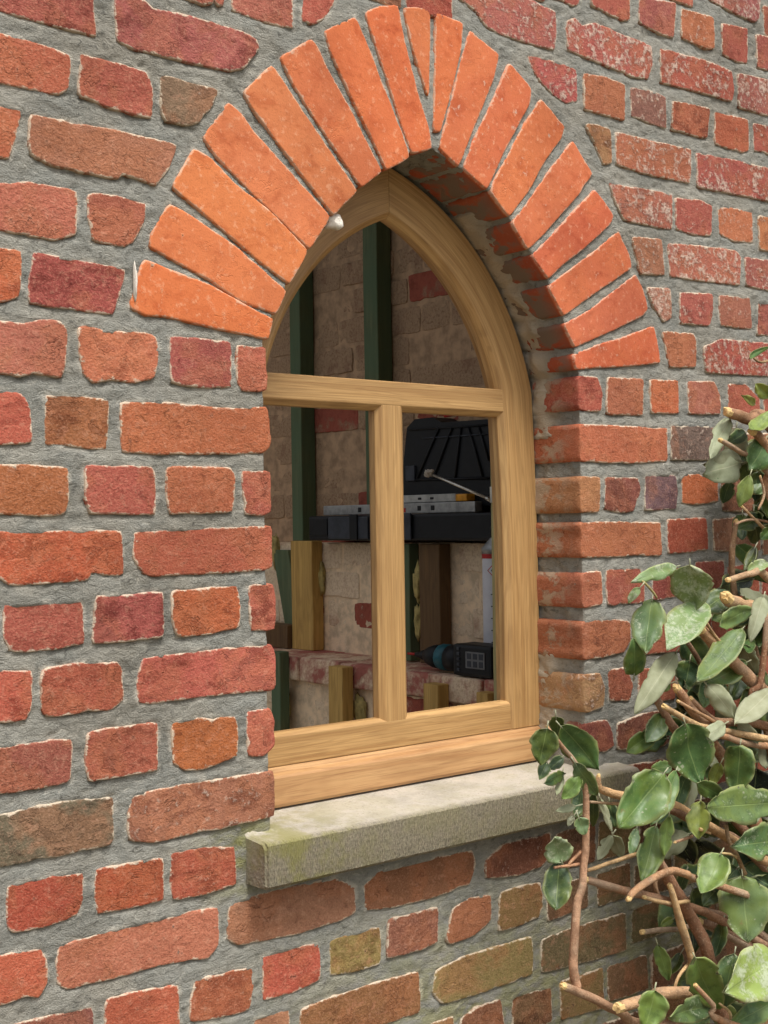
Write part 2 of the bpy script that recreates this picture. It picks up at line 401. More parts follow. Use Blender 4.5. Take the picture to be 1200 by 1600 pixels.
def mat_ground():
    t = NT('ground_soil'); p = t.pos(); n = t.noise(p, 6, 6, .65); n2 = t.noise(p, 60, 5, .7)
    c = t.mix(n, lin((120, 108, 90)), lin((86, 84, 62))); c = t.mix(t.ramp(n2, .5, .7, 0, .6), c, lin((150, 138, 120)))
    return t.fin(c, .95, t.bump(n2, .8, .01), .1)
GROUND = mat_ground()
CONC = mat_simple('room_concrete', lin((150, 140, 126)), .9, var=.2, scale=12, bump=.5)

# ------------------------------------------------------------------ the brick wall: outlines surveyed on the wall plane
c1 = (0, 0, .375); c2 = (0, 480, .375); c3 = (0, 1000, .375); c4 = (380, 0, .375); c5 = (780, 0, .35); c6 = (780, 450, .35)
c7 = (780, 1000, .375); c8 = (350, 1150, 5/12); c0 = (0, 0, 1)
T = [  # (frame, colour as seen, lime bloom, outline)
(c1,(178,90,75),.15,[(-260,-175),(380,-20),(402,148),(0,40),(-260,-20)]),
(c1,(175,90,80),.2,[(478,-15),(600,0),(640,40),(760,60),(1010,135),(1070,165),(1078,205),(1015,280),(950,292),(800,258),(560,200),(490,165)]),
(c1,(188,96,70),.0,[(-150,110),(0,140),(200,195),(290,230),(297,275),(283,375),(250,388),(0,340),(-150,305)]),
(c1,(180,90,72),.1,[(340,228),(520,275),(610,305),(636,370),(628,490),(500,458),(340,400),(330,385)]),
(c1,(142,106,82),.25,[(675,315),(760,335),(905,378),(880,440),(830,505),(770,522),(690,505),(672,470)]),
(c1,(188,98,68),.0,[(-170,400),(0,448),(85,460),(60,580),(35,655),(0,650),(-170,610)]),
(c1,(168,102,76),.2,[(130,480),(340,522),(480,545),(735,605),(700,700),(650,770),(560,735),(505,720),(490,742),(330,715),(190,675),(130,640),(120,580)]),
(c1,(186,100,78),.05,[(-150,740),(0,768),(120,760),(318,800),(315,975),(230,995),(0,955),(-150,930)]),
(c1,(174,92,70),.0,[(372,808),(480,815),(607,848),(600,920),(555,1005),(520,1025),(385,1000),(370,900)]),
(c1,(196,96,62),.1,[(-150,1010),(0,1040),(88,1048),(85,1180),(75,1235),(0,1255),(-150,1235)]),
(c1,(164,76,66),.1,[(145,1055),(320,1085),(440,1108),(522,1125),(510,1180),(470,1305),(340,1290),(125,1262),(125,1180)]),
(c2,(182,100,80),.05,[(-150,20),(0,60),(100,75),(170,55),(250,60),(275,95),(272,230),(255,290),(140,270),(90,285),(0,268),(-150,250)]),
(c2,(196,106,76),.0,[(330,85),(380,82),(440,105),(600,105),(650,125),(660,200),(645,290),(560,310),(470,295),(390,310),(350,270),(330,150)]),
(c2,(166,80,70),.0,[(712,125),(850,135),(960,148),(962,330),(850,330),(715,315)]),
(c2,(188,96,74),.1,[(990,160),(1110,170),(1112,345),(1010,345),(992,310)]),
(c2,(188,90,70),.05,[(-150,340),(0,350),(90,362),(125,420),(132,560),(0,565),(-150,560)]),
(c2,(164,96,62),.0,[(195,368),(340,375),(452,390),(445,590),(330,580),(190,568)]),
(c2,(188,100,66),.0,[(505,400),(700,400),(960,425),(1110,418),(1125,470),(1128,560),(1110,600),(980,607),(700,608),(510,600)]),
(c2,(172,96,60),.05,[(-150,655),(0,660),(130,660),(278,672),(283,800),(270,860),(200,870),(0,855),(-150,855)]),
(c2,(176,86,70),.0,[(360,660),(630,668),(645,700),(645,860),(380,855),(355,800)]),
(c2,(182,96,66),.05,[(700,668),(960,672),(978,710),(965,850),(710,860),(697,780)]),
(c2,(180,90,72),.0,[(1012,685),(1125,688),(1128,850),(1110,862),(1025,860)]),
(c2,(194,92,62),.05,[(-150,935),(0,940),(280,935),(505,935),(515,1110),(480,1120),(380,1100),(370,1135),(40,1155),(0,1120),(-150,1120)]),
(c2,(184,92,68),.0,[(560,940),(860,925),(1130,915),(1135,1080),(1090,1095),(860,1105),(640,1118),(600,1105),(560,1040)]),
(c2,(168,82,66),.05,[(25,1245),(340,1228),(350,1400),(250,1418),(90,1438),(40,1435),(22,1380)]),
(c2,(178,86,76),.1,[(405,1205),(500,1205),(675,1190),(678,1370),(520,1390),(390,1398),(395,1300)]),
(c2,(194,98,62),.0,[(720,1185),(850,1175),(985,1165),(998,1230),(995,1330),(850,1362),(735,1370),(718,1280)]),
(c2,(182,92,72),.05,[(1045,1160),(1135,1157),(1145,1230),(1143,1340),(1050,1345),(1042,1260)]),
(c3,(188,88,68),.1,[(-150,125),(0,130),(130,130),(130,290),(110,335),(0,340),(-150,345)]),
(c3,(178,88,66),.15,[(178,125),(340,100),(490,92),(508,130),(512,250),(470,285),(200,318),(175,290)]),
(c3,(192,92,76),.15,[(600,80),(860,45),(1130,22),(1145,60),(1145,205),(860,230),(620,262),(580,255),(575,180)]),
(c3,(156,82,66),.05,[(-150,460),(0,450),(295,415),(305,500),(295,580),(220,605),(0,638),(-150,655)]),
(c3,(178,92,70),.1,[(368,390),(480,370),(655,350),(652,540),(500,565),(370,585),(360,500)]),
(c3,(184,98,56),.0,[(720,350),(820,330),(980,322),(992,400),(985,480),(850,535),(780,542),(725,510),(722,420)]),
(c3,(192,96,76),.05,[(1032,300),(1125,290),(1143,340),(1143,440),(1100,478),(1040,480),(1032,390)]),
(c3,(118,97,76),.1,[(-150,745),(0,735),(140,700),(300,672),(470,660),(472,830),(460,852),(250,895),(0,940),(-150,965)]),
(c3,(174,106,80),.45,[(560,650),(760,605),(960,575),(1135,550),(1140,640),(1140,730),(1000,765),(850,795),(640,840),(540,832),(535,720)]),
(c3,(172,76,56),.1,[(35,1030),(200,990),(345,975),(345,1080),(320,1145),(200,1190),(60,1218),(35,1190)]),
(c3,(172,76,50),.1,[(405,960),(560,930),(680,912),(680,1080),(560,1110),(410,1140),(400,1040)]),
(c3,(172,82,60),.35,[(718,890),(850,870),(975,865),(985,1015),(850,1060),(725,1080),(715,990)]),
(c3,(192,92,66),.15,[(-150,1345),(0,1320),(170,1290),(195,1330),(195,1430),(160,1490),(110,1480),(40,1510),(0,1520),(-150,1545)]),
(c3,(188,106,80),.2,[(250,1280),(450,1220),(650,1170),(780,1140),(908,1118),(910,1270),(870,1325),(700,1345),(480,1405),(280,1455),(240,1430),(240,1330)]),
(c8,(160,104,78),.2,[(25,640),(120,600),(420,535),(490,570),(495,660),(440,690),(280,740),(60,782),(15,760)]),
(c3,(134,74,66),.1,[(-100,1640),(100,1600),(230,1560),(380,1535),(385,1600),(370,1700),(-100,1790)]),
(c3,(188,92,66),.2,[(445,1500),(560,1470),(740,1440),(748,1600),(745,1660),(560,1700),(440,1680)]),
(c3,(168,88,60),.3,[(820,1420),(940,1390),(1050,1370),(1055,1440),(1040,1540),(920,1570),(795,1590),(800,1500)]),
(c8,(188,86,66),.05,[(150,830),(240,800),(355,780),(362,830),(360,915),(260,960),(150,990)]),
(c8,(150,82,56),.05,[(530,560),(580,510),(750,470),(930,430),(945,480),(920,555),(780,605),(640,640),(540,655),(530,610)]),
(c0,(140,62,50),.4,[(760,1346),(783,1321),(846,1306),(860,1300),(860,1338),(845,1353),(808,1367),(760,1371)]),
(c8,(164,128,72),.1,[(400,770),(520,735),(585,720),(588,800),(585,855),(500,880),(400,895)]),
(c8,(158,82,66),.05,[(620,690),(700,670),(800,645),(800,770),(740,800),(612,832)]),
(c8,(186,96,66),.15,[(860,650),(925,610),(1000,600),(1003,690),(940,745),(850,780),(838,760)]),
(c8,(156,104,58),.0,[(1040,590),(1110,565),(1190,550),(1195,640),(1180,680),(1100,710),(1030,730)]),
(c8,(168,100,62),.1,[(290,1030),(400,985),(560,930),(730,885),(740,960),(735,1035),(600,1080),(500,1120),(290,1165)]),
(c8,(168,132,76),.1,[(800,880),(900,830),(1030,790),(1150,755),(1155,800),(1155,890),(1080,920),(940,970),(820,1005),(785,960)]),
(c8,(172,110,80),.3,[(120,1062),(245,1030),(248,1180),(115,1215)]),
(c8,(160,84,60),.0,[(890,1060),(960,1015),(1035,990),(1050,1080),(1045,1130),(880,1175)]),
(c8,(176,120,76),.3,[(700,1110),(860,1055),(862,1180),(700,1230)]),
(c7,(124,98,66),.1,[(180,1250),(300,1205),(420,1165),(525,1140),(530,1290),(400,1330),(180,1385)]),
(c7,(128,78,54),.0,[(200,1040),(370,985),(370,1110),(205,1170)]),
(c7,(128,96,58),.0,[(410,975),(545,930),(550,1060),(415,1110)]),
(c7,(116,98,62),.0,[(560,1120),(680,1080),(740,1060),(740,1200),(555,1265)]),
(c7,(138,84,56),.0,[(60,1490),(215,1450),(220,1590),(55,1640)]),
(c7,(158,112,62),.0,[(255,1430),(430,1370),(435,1530),(260,1580)]),
(c7,(142,84,58),.0,[(455,1365),(615,1310),(620,1450),(460,1505)]),
# right of the window, below the springing
(c6,(176,84,66),.1,[(352,395),(440,400),(462,470),(455,545),(400,548),(355,535)]),
(c6,(178,98,70),.2,[(485,402),(642,410),(640,565),(480,560)]),
(c6,(190,94,60),.05,[(675,412),(800,415),(802,558),(680,555)]),
(c6,(172,96,76),.35,[(845,420),(960,420),(985,480),(985,560),(845,560)]),
(c6,(176,86,68),.1,[(1025,430),(1100,430),(1165,500),(1165,570),(1025,560)]),
(c6,(188,98,68),.1,[(362,610),(560,620),(750,628),(750,770),(560,780),(365,768)]),
(c6,(120,92,80),.45,[(770,618),(960,622),(1080,625),(1080,760),(960,765),(770,765)]),
(c6,(176,112,74),.2,[(362,845),(450,848),(448,995),(365,998)]),
(c6,(138,74,62),.0,[(475,848),(620,850),(632,900),(600,995),(540,998),(475,985)]),
(c6,(120,84,84),.15,[(655,840),(790,838),(798,900),(790,985),(655,990)]),
(c6,(194,98,60),.0,[(822,840),(880,830),(978,860),(980,950),(900,962),(820,958)]),
(c6,(176,98,66),.2,[(362,1050),(560,1045),(720,1050),(724,1190),(560,1195),(370,1200)]),
(c6,(172,80,58),.1,[(752,1035),(920,1028),(930,1165),(860,1175),(756,1182)]),
(c6,(160,106,82),.45,[(955,1035),(1160,1020),(1165,1170),(960,1170)]),
(c6,(176,96,70),.2,[(368,1275),(455,1268),(460,1410),(375,1425)]),
(c6,(160,80,64),.05,[(480,1260),(630,1252),(650,1300),(650,1400),(485,1415)]),
(c6,(140,64,54),.0,[(690,1260),(800,1250),(810,1380),(690,1390)]),
(c6,(158,78,64),.05,[(880,1225),(1005,1218),(1005,1330),(885,1350)]),
(c0,(166,92,64),.15,[(911,973),(955,968),(984,972),(985,1000),(975,1018),(940,1026),(912,1030)]),
(c0,(172,122,84),.5,[(909,1056),(937,1053),(945,1075),(943,1103),(919,1112),(909,1112)]),
(c7,(150,74,58),.0,[(455,130),(530,115),(560,180),(545,250),(465,250)]),
(c7,(142,74,62),.3,[(365,350),(450,335),(470,380),(480,440),(440,470),(370,460)]),
(c7,(128,72,56),.05,[(495,350),(600,310),(705,290),(705,430),(600,460),(495,450)]),
# upper right
(c5,(170,84,70),.1,[(230,-140),(365,-105),(360,15),(330,22),(290,0),(230,-20)]),
(c5,(172,84,68),.1,[(415,-60),(580,-40),(582,85),(550,90),(415,20)]),
(c5,(158,80,70),.1,[(625,-10),(790,15),(778,165),(740,155),(625,100)]),
(c5,(178,98,66),.3,[(815,40),(955,80),(960,215),(930,215),(815,170)]),
(c5,(176,86,70),.1,[(995,105),(1110,130),(1108,280),(1060,270),(1000,240)]),
(c5,(166,82,70),.15,[(1150,155),(1290,190),(1290,330),(1155,300)]),
(c5,(160,84,78),.6,[(880,-60),(1165,-20),(1160,80),(1145,95),(1060,60),(950,0)]),
(c0,(174,92,80),.6,[(714,-8),(760,-20),(800,-12),(868,18),(869,50),(866,77),(825,66),(780,51),(758,38),(745,15)]),
(c5,(176,86,74),.85,[(310,90),(340,75),(370,120),(430,105),(560,160),(680,205),(683,290),(665,350),(600,340),(480,290),(310,220),(300,130)]),
(c5,(178,86,68),.5,[(722,215),(800,240),(900,265),(1035,320),(1045,400),(1035,450),(900,410),(725,365)]),
(c5,(160,86,74),.6,[(1065,330),(1300,380),(1300,535),(1180,510),(1070,475)]),
(c5,(180,84,76),.6,[(130,250),(230,270),(345,310),(350,450),(300,455),(250,425),(180,350),(145,295)]),
(c5,(168,92,64),.1,[(380,330),(470,345),(560,380),(558,535),(480,515),(380,485)]),
(c5,(140,88,74),.35,[(592,390),(670,405),(745,435),(748,570),(700,555),(592,515)]),
(c5,(168,88,62),.1,[(778,450),(940,485),(930,615),(880,605),(775,575)]),
(c5,(184,92,64),.15,[(962,500),(1110,535),(1115,670),(1090,678),(965,640)]),
(c5,(176,86,70),.3,[(1138,550),(1300,585),(1300,705),(1140,670)]),
(c5,(162,110,74),.3,[(385,555),(440,560),(495,580),(502,725),(465,732),(425,640)]),
(c5,(172,94,68),.5,[(522,590),(640,620),(855,670),(850,815),(800,805),(640,770),(525,730)]),
(c5,(172,82,70),.5,[(882,685),(1040,715),(1300,775),(1300,920),(1180,890),(885,830)]),
(c5,(178,98,78),.7,[(490,815),(560,835),(620,840),(775,870),(772,1020),(700,1010),(560,980),(520,900)]),
(c5,(172,84,70),.3,[(790,885),(900,895),(950,920),(950,1050),(870,1045),(795,1020)]),
(c5,(192,106,72),.35,[(978,930),(1050,930),(1130,950),(1138,1080),(1050,1075),(985,1040)]),
(c5,(192,112,72),.3,[(1158,965),(1300,995),(1300,1130),(1165,1110)]),
(c5,(178,112,84),.4,[(595,1060),(725,1070),(738,1225),(630,1220)]),
(c5,(178,96,76),.6,[(755,1090),(900,1100),(1060,1120),(1078,1150),(1075,1270),(900,1250),(765,1230)]),
(c5,(160,84,72),.4,[(1100,1150),(1300,1180),(1300,1315),(1180,1290),(1105,1270)]),
(c6,(178,112,90),.6,[(660,0),(765,5),(768,130),(735,148),(690,80)]),
(c6,(178,90,76),.35,[(808,22),(950,28),(958,90),(940,165),(810,155)]),
(c6,(162,92,72),.3,[(985,35),(1120,45),(1130,180),(990,165)]),
(c6,(162,84,72),.3,[(1160,65),(1300,85),(1300,220),(1155,205)]),
(c6,(176,98,68),.2,[(730,195),(870,205),(880,240),(880,350),(765,350)]),
(c6,(176,80,68),.75,[(915,265),(990,230),(1200,250),(1300,262),(1300,402),(1200,390),(925,375)]),
# top centre
(c4,(178,96,78),.15,[(-45,-95),(205,-40),(208,115),(120,95),(0,55),(-40,40)]),
(c4,(186,90,72),.1,[(250,-40),(390,-40),(375,20),(330,80),(295,95),(248,90)]),
(c1,(172,86,72),.1,[(600,-170),(890,-100),(885,10),(850,18),(820,5),(600,-55)]),
(c1,(164,80,66),.0,[(897,-100),(935,-92),(930,20),(915,27),(897,5)]),
]
VO = [
(c1,(222,112,62),[(605,1085),(700,1125),(870,1190),(1085,1310),(1132,1330),(1115,1410),(900,1365),(680,1312),(610,1310),(545,1280),(590,1110)]),
(c1,(218,114,66),[(708,850),(790,900),(980,1030),(1188,1215),(1148,1305),(1000,1250),(870,1160),(740,1090),(625,1025),(640,960)]),
(c0,(220,118,66),[(304,234),(326,246),(367,289),(420,330),(478,390),(478,395),(452,442),(420,420),(350,360),(300,317),(270,292)]),
(c0,(218,116,70),[(358,161),(379,180),(392,202),(440,255),(514,338),(508,350),(483,388),(440,345),(390,297),(340,245),(319,214)]),
(c4,(216,118,70),[(120,275),(140,300),(250,470),(350,620),(470,795),(375,895),(250,730),(130,570),(50,460),(5,385)]),
(c4,(214,110,66),[(285,165),(160,240),(200,330),(290,480),(370,600),(490,778),(572,715),(545,660),(440,450),(350,290),(310,200)]),
(c4,(218,108,62),[(465,72),(430,90),(340,130),(360,200),(450,400),(530,560),(595,705),(690,655),(660,560),(590,380),(530,220)]),
(c4,(216,104,60),[(640,28),(570,30),(510,55),(540,150),(600,330),(670,540),(705,635),(785,615),(770,530),(720,370),(670,180)]),
(c4,(214,112,66),[(670,35),(775,38),(775,160),(770,400),(750,340),(700,180)]),
(c4,(216,108,62),[(803,55),(912,100),(905,200),(870,360),(820,545),(795,545),(800,300)]),
(c4,(212,106,64),[(945,130),(1062,230),(1040,330),(970,500),(930,600),(895,690),(820,615),(850,490),(900,290)]),
(c4,(212,104,64),[(1105,268),(1195,370),(1190,430),(1080,640),(1015,785),(920,700),(960,590),(1040,420)]),
(c0,(216,112,66),[(845,156),(882,199),(875,217),(846,259),(826,297),(796,337),(766,299),(790,250),(820,195)]),
(c5,(216,110,68),[(325,635),(412,775),(350,870),(270,960),(200,1040),(130,1110),(60,995),(140,890),(240,740)]),
(c5,(208,98,62),[(425,850),(505,965),(490,1000),(370,1110),(280,1180),(220,1240),(150,1140),(230,1060),(340,940)]),
(c5,(214,106,66),[(530,1035),(580,1150),(585,1195),(480,1270),(380,1340),(290,1405),(225,1280),(300,1220),(420,1130)]),
(c0,(210,104,68),[(992,430),(1004,455),(1011,482),(1003,493),(955,516),(899,541),(883,507),(920,487),(960,455)]),
(c6,(212,100,62),[(690,172),(718,330),(580,345),(345,358),(335,300),(430,260),(560,220)]),
]
ALB = 0.98
def albedo(c, k=(.92, 1.14, 1.2)): return tuple(min(.85, v*ALB*q) for v, q in zip(lin(c), k))

def resample(P, step):
    P = np.asarray(P, float); Q = np.vstack([P, P[:1]]); out = []
    for a, b in zip(Q[:-1], Q[1:]):
        n = max(1, int(round(np.hypot(*(b-a))/step)))
        for k in range(n): out.append(a+(b-a)*k/n)
    return np.array(out)
def area2(P):
    x, z = P[:, 0], P[:, 1]; return float(np.sum(x*np.roll(z, -1)-np.roll(x, -1)*z))
def onrm(P):                                    # outward normals of a ccw loop
    t = np.roll(P, -1, 0)-np.roll(P, 1, 0); t /= (np.linalg.norm(t, axis=1)[:, None]+1e-9)
    return np.stack([t[:, 1], -t[:, 0]], 1)

def brick_mesh(P2, seed, depth=.03, rough=1.0, chip=.5, step=.006, face=0.0, amp=.0009, grow=.0020, openside=None):
    """relief brick from a 2D outline: returns verts (a, b, depth) with the face looking to -depth"""
    P = np.asarray(P2, float)
    if area2(P) < 0: P = P[::-1]
    P = resample(P, step)
    P = P*.7 + (np.roll(P, 1, 0)+np.roll(P, -1, 0))*.15
    N = onrm(P); P = P + N*grow
    s = np.arange(len(P))
    off = fbm(P[:, 0]*95+seed*7.7, P[:, 1]*95, seed, 3)*.0010*rough + fbm(P[:, 0]*260+seed, P[:, 1]*260, seed+3, 2)*.0006*rough
    ch = fbm(P[:, 0]*38+seed*3.3, P[:, 1]*38, seed+5, 2)
    off -= np.clip(ch-.34, 0, 1)*.010*chip
    P = P + N*off[:, None]
    cen = P.mean(0); Q = P-cen
    w_, v_ = np.linalg.eigh(Q.T@Q); ax = v_[:, 1]; bx = v_[:, 0]
    la = Q@ax; lb = Q@bx; ha = max(0, (la.max()-la.min())/2-(lb.max()-lb.min())/2)*.9
    spine = cen + np.clip(la, -ha, ha)[:, None]*ax
    N = onrm(P)
    tilt = (random.Random(seed).uniform(-1, 1)*.0012, random.Random(seed+1).uniform(-1, 1)*.0008)
    off0 = random.Random(seed+2).uniform(-1, 1)*.0011*rough + face
    def relief(X):
        r = fbm(X[:, 0]*32+seed*5.1, X[:, 1]*32, seed+9, 4)*amp + fbm(X[:, 0]*130+seed, X[:, 1]*130, seed+21, 2)*amp*.45
        d = X-cen
        return r + off0 + (d@ax)*tilt[0]*8 + (d@bx)*tilt[1]*14
    rings = []
    def ring(X, y, e): rings.append((X, y, e))
    base = off0
    ring(P+N*.0006, np.full(len(P), depth), 0.0)
    ring(P+N*.0006, np.full(len(P), .011+base), 0.0)
    ring(P+N*.0004, np.full(len(P), .0045+base), 1.0)
    X = P-N*.0004; ring(X, relief(X)+.0008, 1.0)
    X = P-N*.0012; ring(X, relief(X)+.0001, .95)
    X = P-N*.0030; ring(X, relief(X), .72)
    for f, e in ((.25, .25), (.60, .03), (1.0, 0)):
        X = (P-N*.0030)*(1-f)+spine*f
        ring(X, relief(X), e)
    n = len(P); V = []; E_ = []; S = []
    for k, (X, y, e) in enumerate(rings):
        V += [(a, b, c) for (a, b), c in zip(X, y)]; E_ += [e]*n; S += [1.0 if k < 1 else (.35 if k == 1 else 0.0)]*n
    Fc = []
    for k in range(len(rings)-1):
        for i in range(n):
            j = (i+1) % n; Fc.append((k*n+i, k*n+j, (k+1)*n+j, (k+1)*n+i))
    return np.array(V), Fc, E_, S

wall = empty('brick_wall', 'weathered red brick house wall with grey mortar around the pointed window', 'wall')
XL, XR = -.2945, .2955
polys = []          # outlines in wall coordinates, for the mortar
def add_brick(P2, col, eff, seed, name='brick', mat=None, depth=.03, rough=1., chip=.5, face=0., amp=.0009, step=.006):
    V, Fc, E_, S = brick_mesh(P2, seed, depth, rough, chip, step, face, amp)
    W3 = np.stack([V[:, 0], V[:, 2], V[:, 1]], 1)
    if depth > .05 and name == 'brick': E_ = np.where((V[:, 0] > XL-.012) & (V[:, 0] < XR+.010), np.minimum(E_, .45), E_)
    o = mesh(name, W3, Fc, mat or BRICK, wall, True, {'edge': E_, 'side': S})
    c = albedo(col, (.92, 1.16, 1.38)) if name == 'voussoir' else albedo(col)
    o.color = (c[0], c[1], c[2], eff)
    P = np.asarray(P2, float)
    polys.append(P if area2(P) > 0 else P[::-1])
    return o

def near_opening(P):
    cx = P[:, 0].mean(); cz = P[:, 1].mean()
    return (.98 < cz < 1.62) and (abs(P[:, 0].max()-XL) < .02 and cx < XL or abs(P[:, 0].min()-XR) < .02 and cx > XR)
sd_ = 100
for fr, col, eff, L in T:
    P = on(crop(L, *fr), 0.0)[:, [0, 2]]
    sd_ += 3
    if P[:, 0].mean() > .33 and P[:, 1].mean() > 1.60: eff = min(.68, eff*1.05+.12)
    jamb = near_opening(P)
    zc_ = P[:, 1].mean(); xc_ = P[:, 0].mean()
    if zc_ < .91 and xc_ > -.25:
        k_ = min(.5, .22+.5*(xc_+.25)); col = tuple(a_*(1-k_)+b_*k_ for a_, b_ in zip(col, (112, 92, 64)))  # damp olive-brown tint, with the shade of sill and shrub mixed in
    if jamb and P[:, 0].mean() > 0: P[:, 0] = np.maximum(P[:, 0], XR-.001)
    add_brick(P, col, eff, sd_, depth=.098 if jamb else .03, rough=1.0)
for fr, col, L in VO:
    P = on(crop(L, *fr), 0.0)[:, [0, 2]]
    sd_ += 3
    right = P[:, 0].mean() > .02
    add_brick(P, col, .34 if right else .05, sd_, 'voussoir', VOUS, depth=.098, rough=.45, chip=.25, face=-.0012, amp=.0007)

# fill the courses where leaves or the picture edge hide the bricks
ROWS = [1.596-.0785*k for k in range(-10, 15)]
rnd = random.Random(11)
def occupied(z0, z1):
    iv = []
    for P in polys:
        a = max(P[:, 1].min(), z0); b = min(P[:, 1].max(), z1)
        if b-a > .018: iv.append((P[:, 0].min()-.009, P[:, 0].max()+.009))
    return iv
FILL_COL = [(172, 86, 66), (160, 80, 62), (178, 96, 70), (150, 92, 62), (132, 82, 60), (166, 74, 58)]
fills = []
for zt in ROWS:
    z1 = zt; z0 = zt-.0575
    zones = []
    if z1 < .90: zones = [(-.75, .92)]
    elif z1 < .99: zones = [(-.75, -.66), (.392, .92)]
    elif z1 < 1.62: zones = [(-.75, -.60), (.31, .92)]
    else: zones = [(-.75, -.60), (.74, .92)]
    if z1 > 2.06: zones = [(-.75, .92)]
    if z0 < .40 or z1 > 2.40: continue
    iv = occupied(z0, z1)
    for a, b in zones:
        x = a
        free = []
        cuts = sorted([(max(a, p), min(b, q)) for p, q in iv if q > a and p < b])
        for p, q in cuts:
            if p-x > .026: free.append((x, p))
            x = max(x, q)
        if b-x > .026: free.append((x, b))
        for p, q in free:
            x = p; k = 0
            while q-x > .024:
                Lb = rnd.choice((.098, .208, .1)); 
                if q-x-Lb < .05: Lb = q-x
                if Lb > .23: Lb = Lb/2
                fills.append((x+.004, x+Lb-.004, z0+rnd.uniform(-.002, .002), z1+rnd.uniform(-.002, .002))); x += Lb
for x0, x1, z0, z1 in fills:
    sd_ += 3; j = lambda: rnd.uniform(-.0025, .0025)
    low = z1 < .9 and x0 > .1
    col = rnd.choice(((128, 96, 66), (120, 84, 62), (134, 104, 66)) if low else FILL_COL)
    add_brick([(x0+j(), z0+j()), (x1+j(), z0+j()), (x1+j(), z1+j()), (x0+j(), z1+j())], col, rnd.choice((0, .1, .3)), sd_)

# ------------------------------------------------------------------ opening outline (slightly larger than the brick edges)
iL = on([(425,499),(430,489),(446,456),(451,442),(478,392),(483,388),(513,339),(521,336),(556,300),(564,292),(594,268),(603,264),(639,246),(644,238),(672,231)], 0)[:, [0, 2]]
iR = on([(679,234),(714,258),(766,300),(796,338),(801,348),(826,388),(832,399),(857,434),(859,448),(881,492),(883,507),(899,541),(897,555),(901,575)], 0)[:, [0, 2]]
OP = [(XR+.0015, .972)] + [(XR+.0015, z) for z in np.arange(1.0, 1.60, .05)] + [tuple(p) for p in iR[::-1]] + [tuple(p) for p in iL[::-1]] + [(XL-.006, z) for z in np.arange(1.60, 1.0, -.05)] + [(XL-.006, .972)]
OP = np.array(OP)
if area2(OP) < 0: OP = OP[::-1]
OPR = resample(OP, .004)
for _ in range(2): OPR = OPR*.5+(np.roll(OPR, 1, 0)+np.roll(OPR, -1, 0))*.25
N_ = onrm(OPR)
lift = np.where(OPR[:, 1] > 1.0, .0018, 0)
OPR = OPR + N_*lift[:, None]

def inside(P, X, Z):
    r = np.zeros(X.shape, bool); n = len(P); j = n-1
    for i in range(n):
        xi, zi = P[i]; xj, zj = P[j]
        c = ((zi > Z) != (zj > Z)) & (X < (xj-xi)*(Z-zi)/(zj-zi+1e-12)+xi)
        r ^= c; j = i
    return r
def segdist(P, X, Z):
    D = np.full(X.shape, 9.0); CX = np.zeros(X.shape); CZ = np.zeros(X.shape)
    for a, b in zip(P, np.roll(P, -1, 0)):
        d = b-a; L2 = d@d+1e-12
        t = np.clip(((X-a[0])*d[0]+(Z-a[1])*d[1])/L2, 0, 1)
        qx = a[0]+t*d[0]; qz = a[1]+t*d[1]; e = np.hypot(X-qx, Z-qz); m = e < D
        D = np.where(m, e, D); CX = np.where(m, qx, CX); CZ = np.where(m, qz, CZ)
    return D, CX, CZ
# ------------------------------------------------------------------ mortar sheet
G = .004
gx = np.arange(-.756, .922, G); gz = np.arange(.396, 2.404, G)
X, Z = np.meshgrid(gx, gz); D = np.full(X.shape, .05); UPV = np.zeros(X.shape); INS = np.full(X.shape, -1.0)
for P in polys:
    i0 = np.searchsorted(gx, P[:, 0].min()-.03); i1 = np.searchsorted(gx, P[:, 0].max()+.03)
    k0 = np.searchsorted(gz, P[:, 1].min()-.03); k1 = np.searchsorted(gz, P[:, 1].max()+.03)
    if i1 <= i0 or k1 <= k0: continue
    xs = X[k0:k1, i0:i1]; zs = Z[k0:k1, i0:i1]
    d, cx, cz = segdist(P, xs, zs); ins = inside(P, xs, zs)
    cur = D[k0:k1, i0:i1]; m = (d < cur) & ~ins
    UPV[k0:k1, i0:i1] = np.where(m, (cz-zs)/(d+1e-6), UPV[k0:k1, i0:i1])
    D[k0:k1, i0:i1] = np.where(m, d, cur)
    INS[k0:k1, i0:i1] = np.where(ins, np.maximum(INS[k0:k1, i0:i1], d), INS[k0:k1, i0:i1])
Y = .0013 + fbm(X*24, Z*24, 3, 4)*.0022 + fbm(X*75, Z*150, 8, 3)*.0020
Y = Y + np.clip(UPV, 0, 1)*.0048*np.exp(-D/.0035)           # raked under each brick
Y = Y - np.clip(-UPV, 0, 1)*.0012*np.exp(-D/.006)
Y = Y + np.clip(fbm(X*55, Z*75, 31, 3)-.25, 0, 1)*.006      # torn trowel marks
Y = np.where(INS > .006, .014, np.where(INS > 0, np.maximum(Y, .0020), Y))
near = np.where(INS > 0, 1.0, np.clip(1-D/.010, 0, 1))
alg = np.exp(-(((X+.335)/.06)**2+((Z-.955)/.05)**2))*1.2 + np.clip((.90-Z)/.25, 0, 1)*np.clip((X+.45)/.4, 0, 1)*.75
inO = inside(OPR, X, Z)
dO, ox, oz = segdist(OPR[::2], X, Z)
Xs = np.where(inO, ox, X); Zs = np.where(inO, oz, Z)
Y = np.where(inO, .004, Y)
nz, nx = X.shape; idx = np.arange(nx*nz).reshape(nz, nx)
q = np.stack([idx[:-1, :-1], idx[:-1, 1:], idx[1:, 1:], idx[1:, :-1]], -1).reshape(-1, 4)
allin = inO[:-1, :-1] & inO[:-1, 1:] & inO[1:, 1:] & inO[1:, :-1]
q = q[~allin.ravel()]
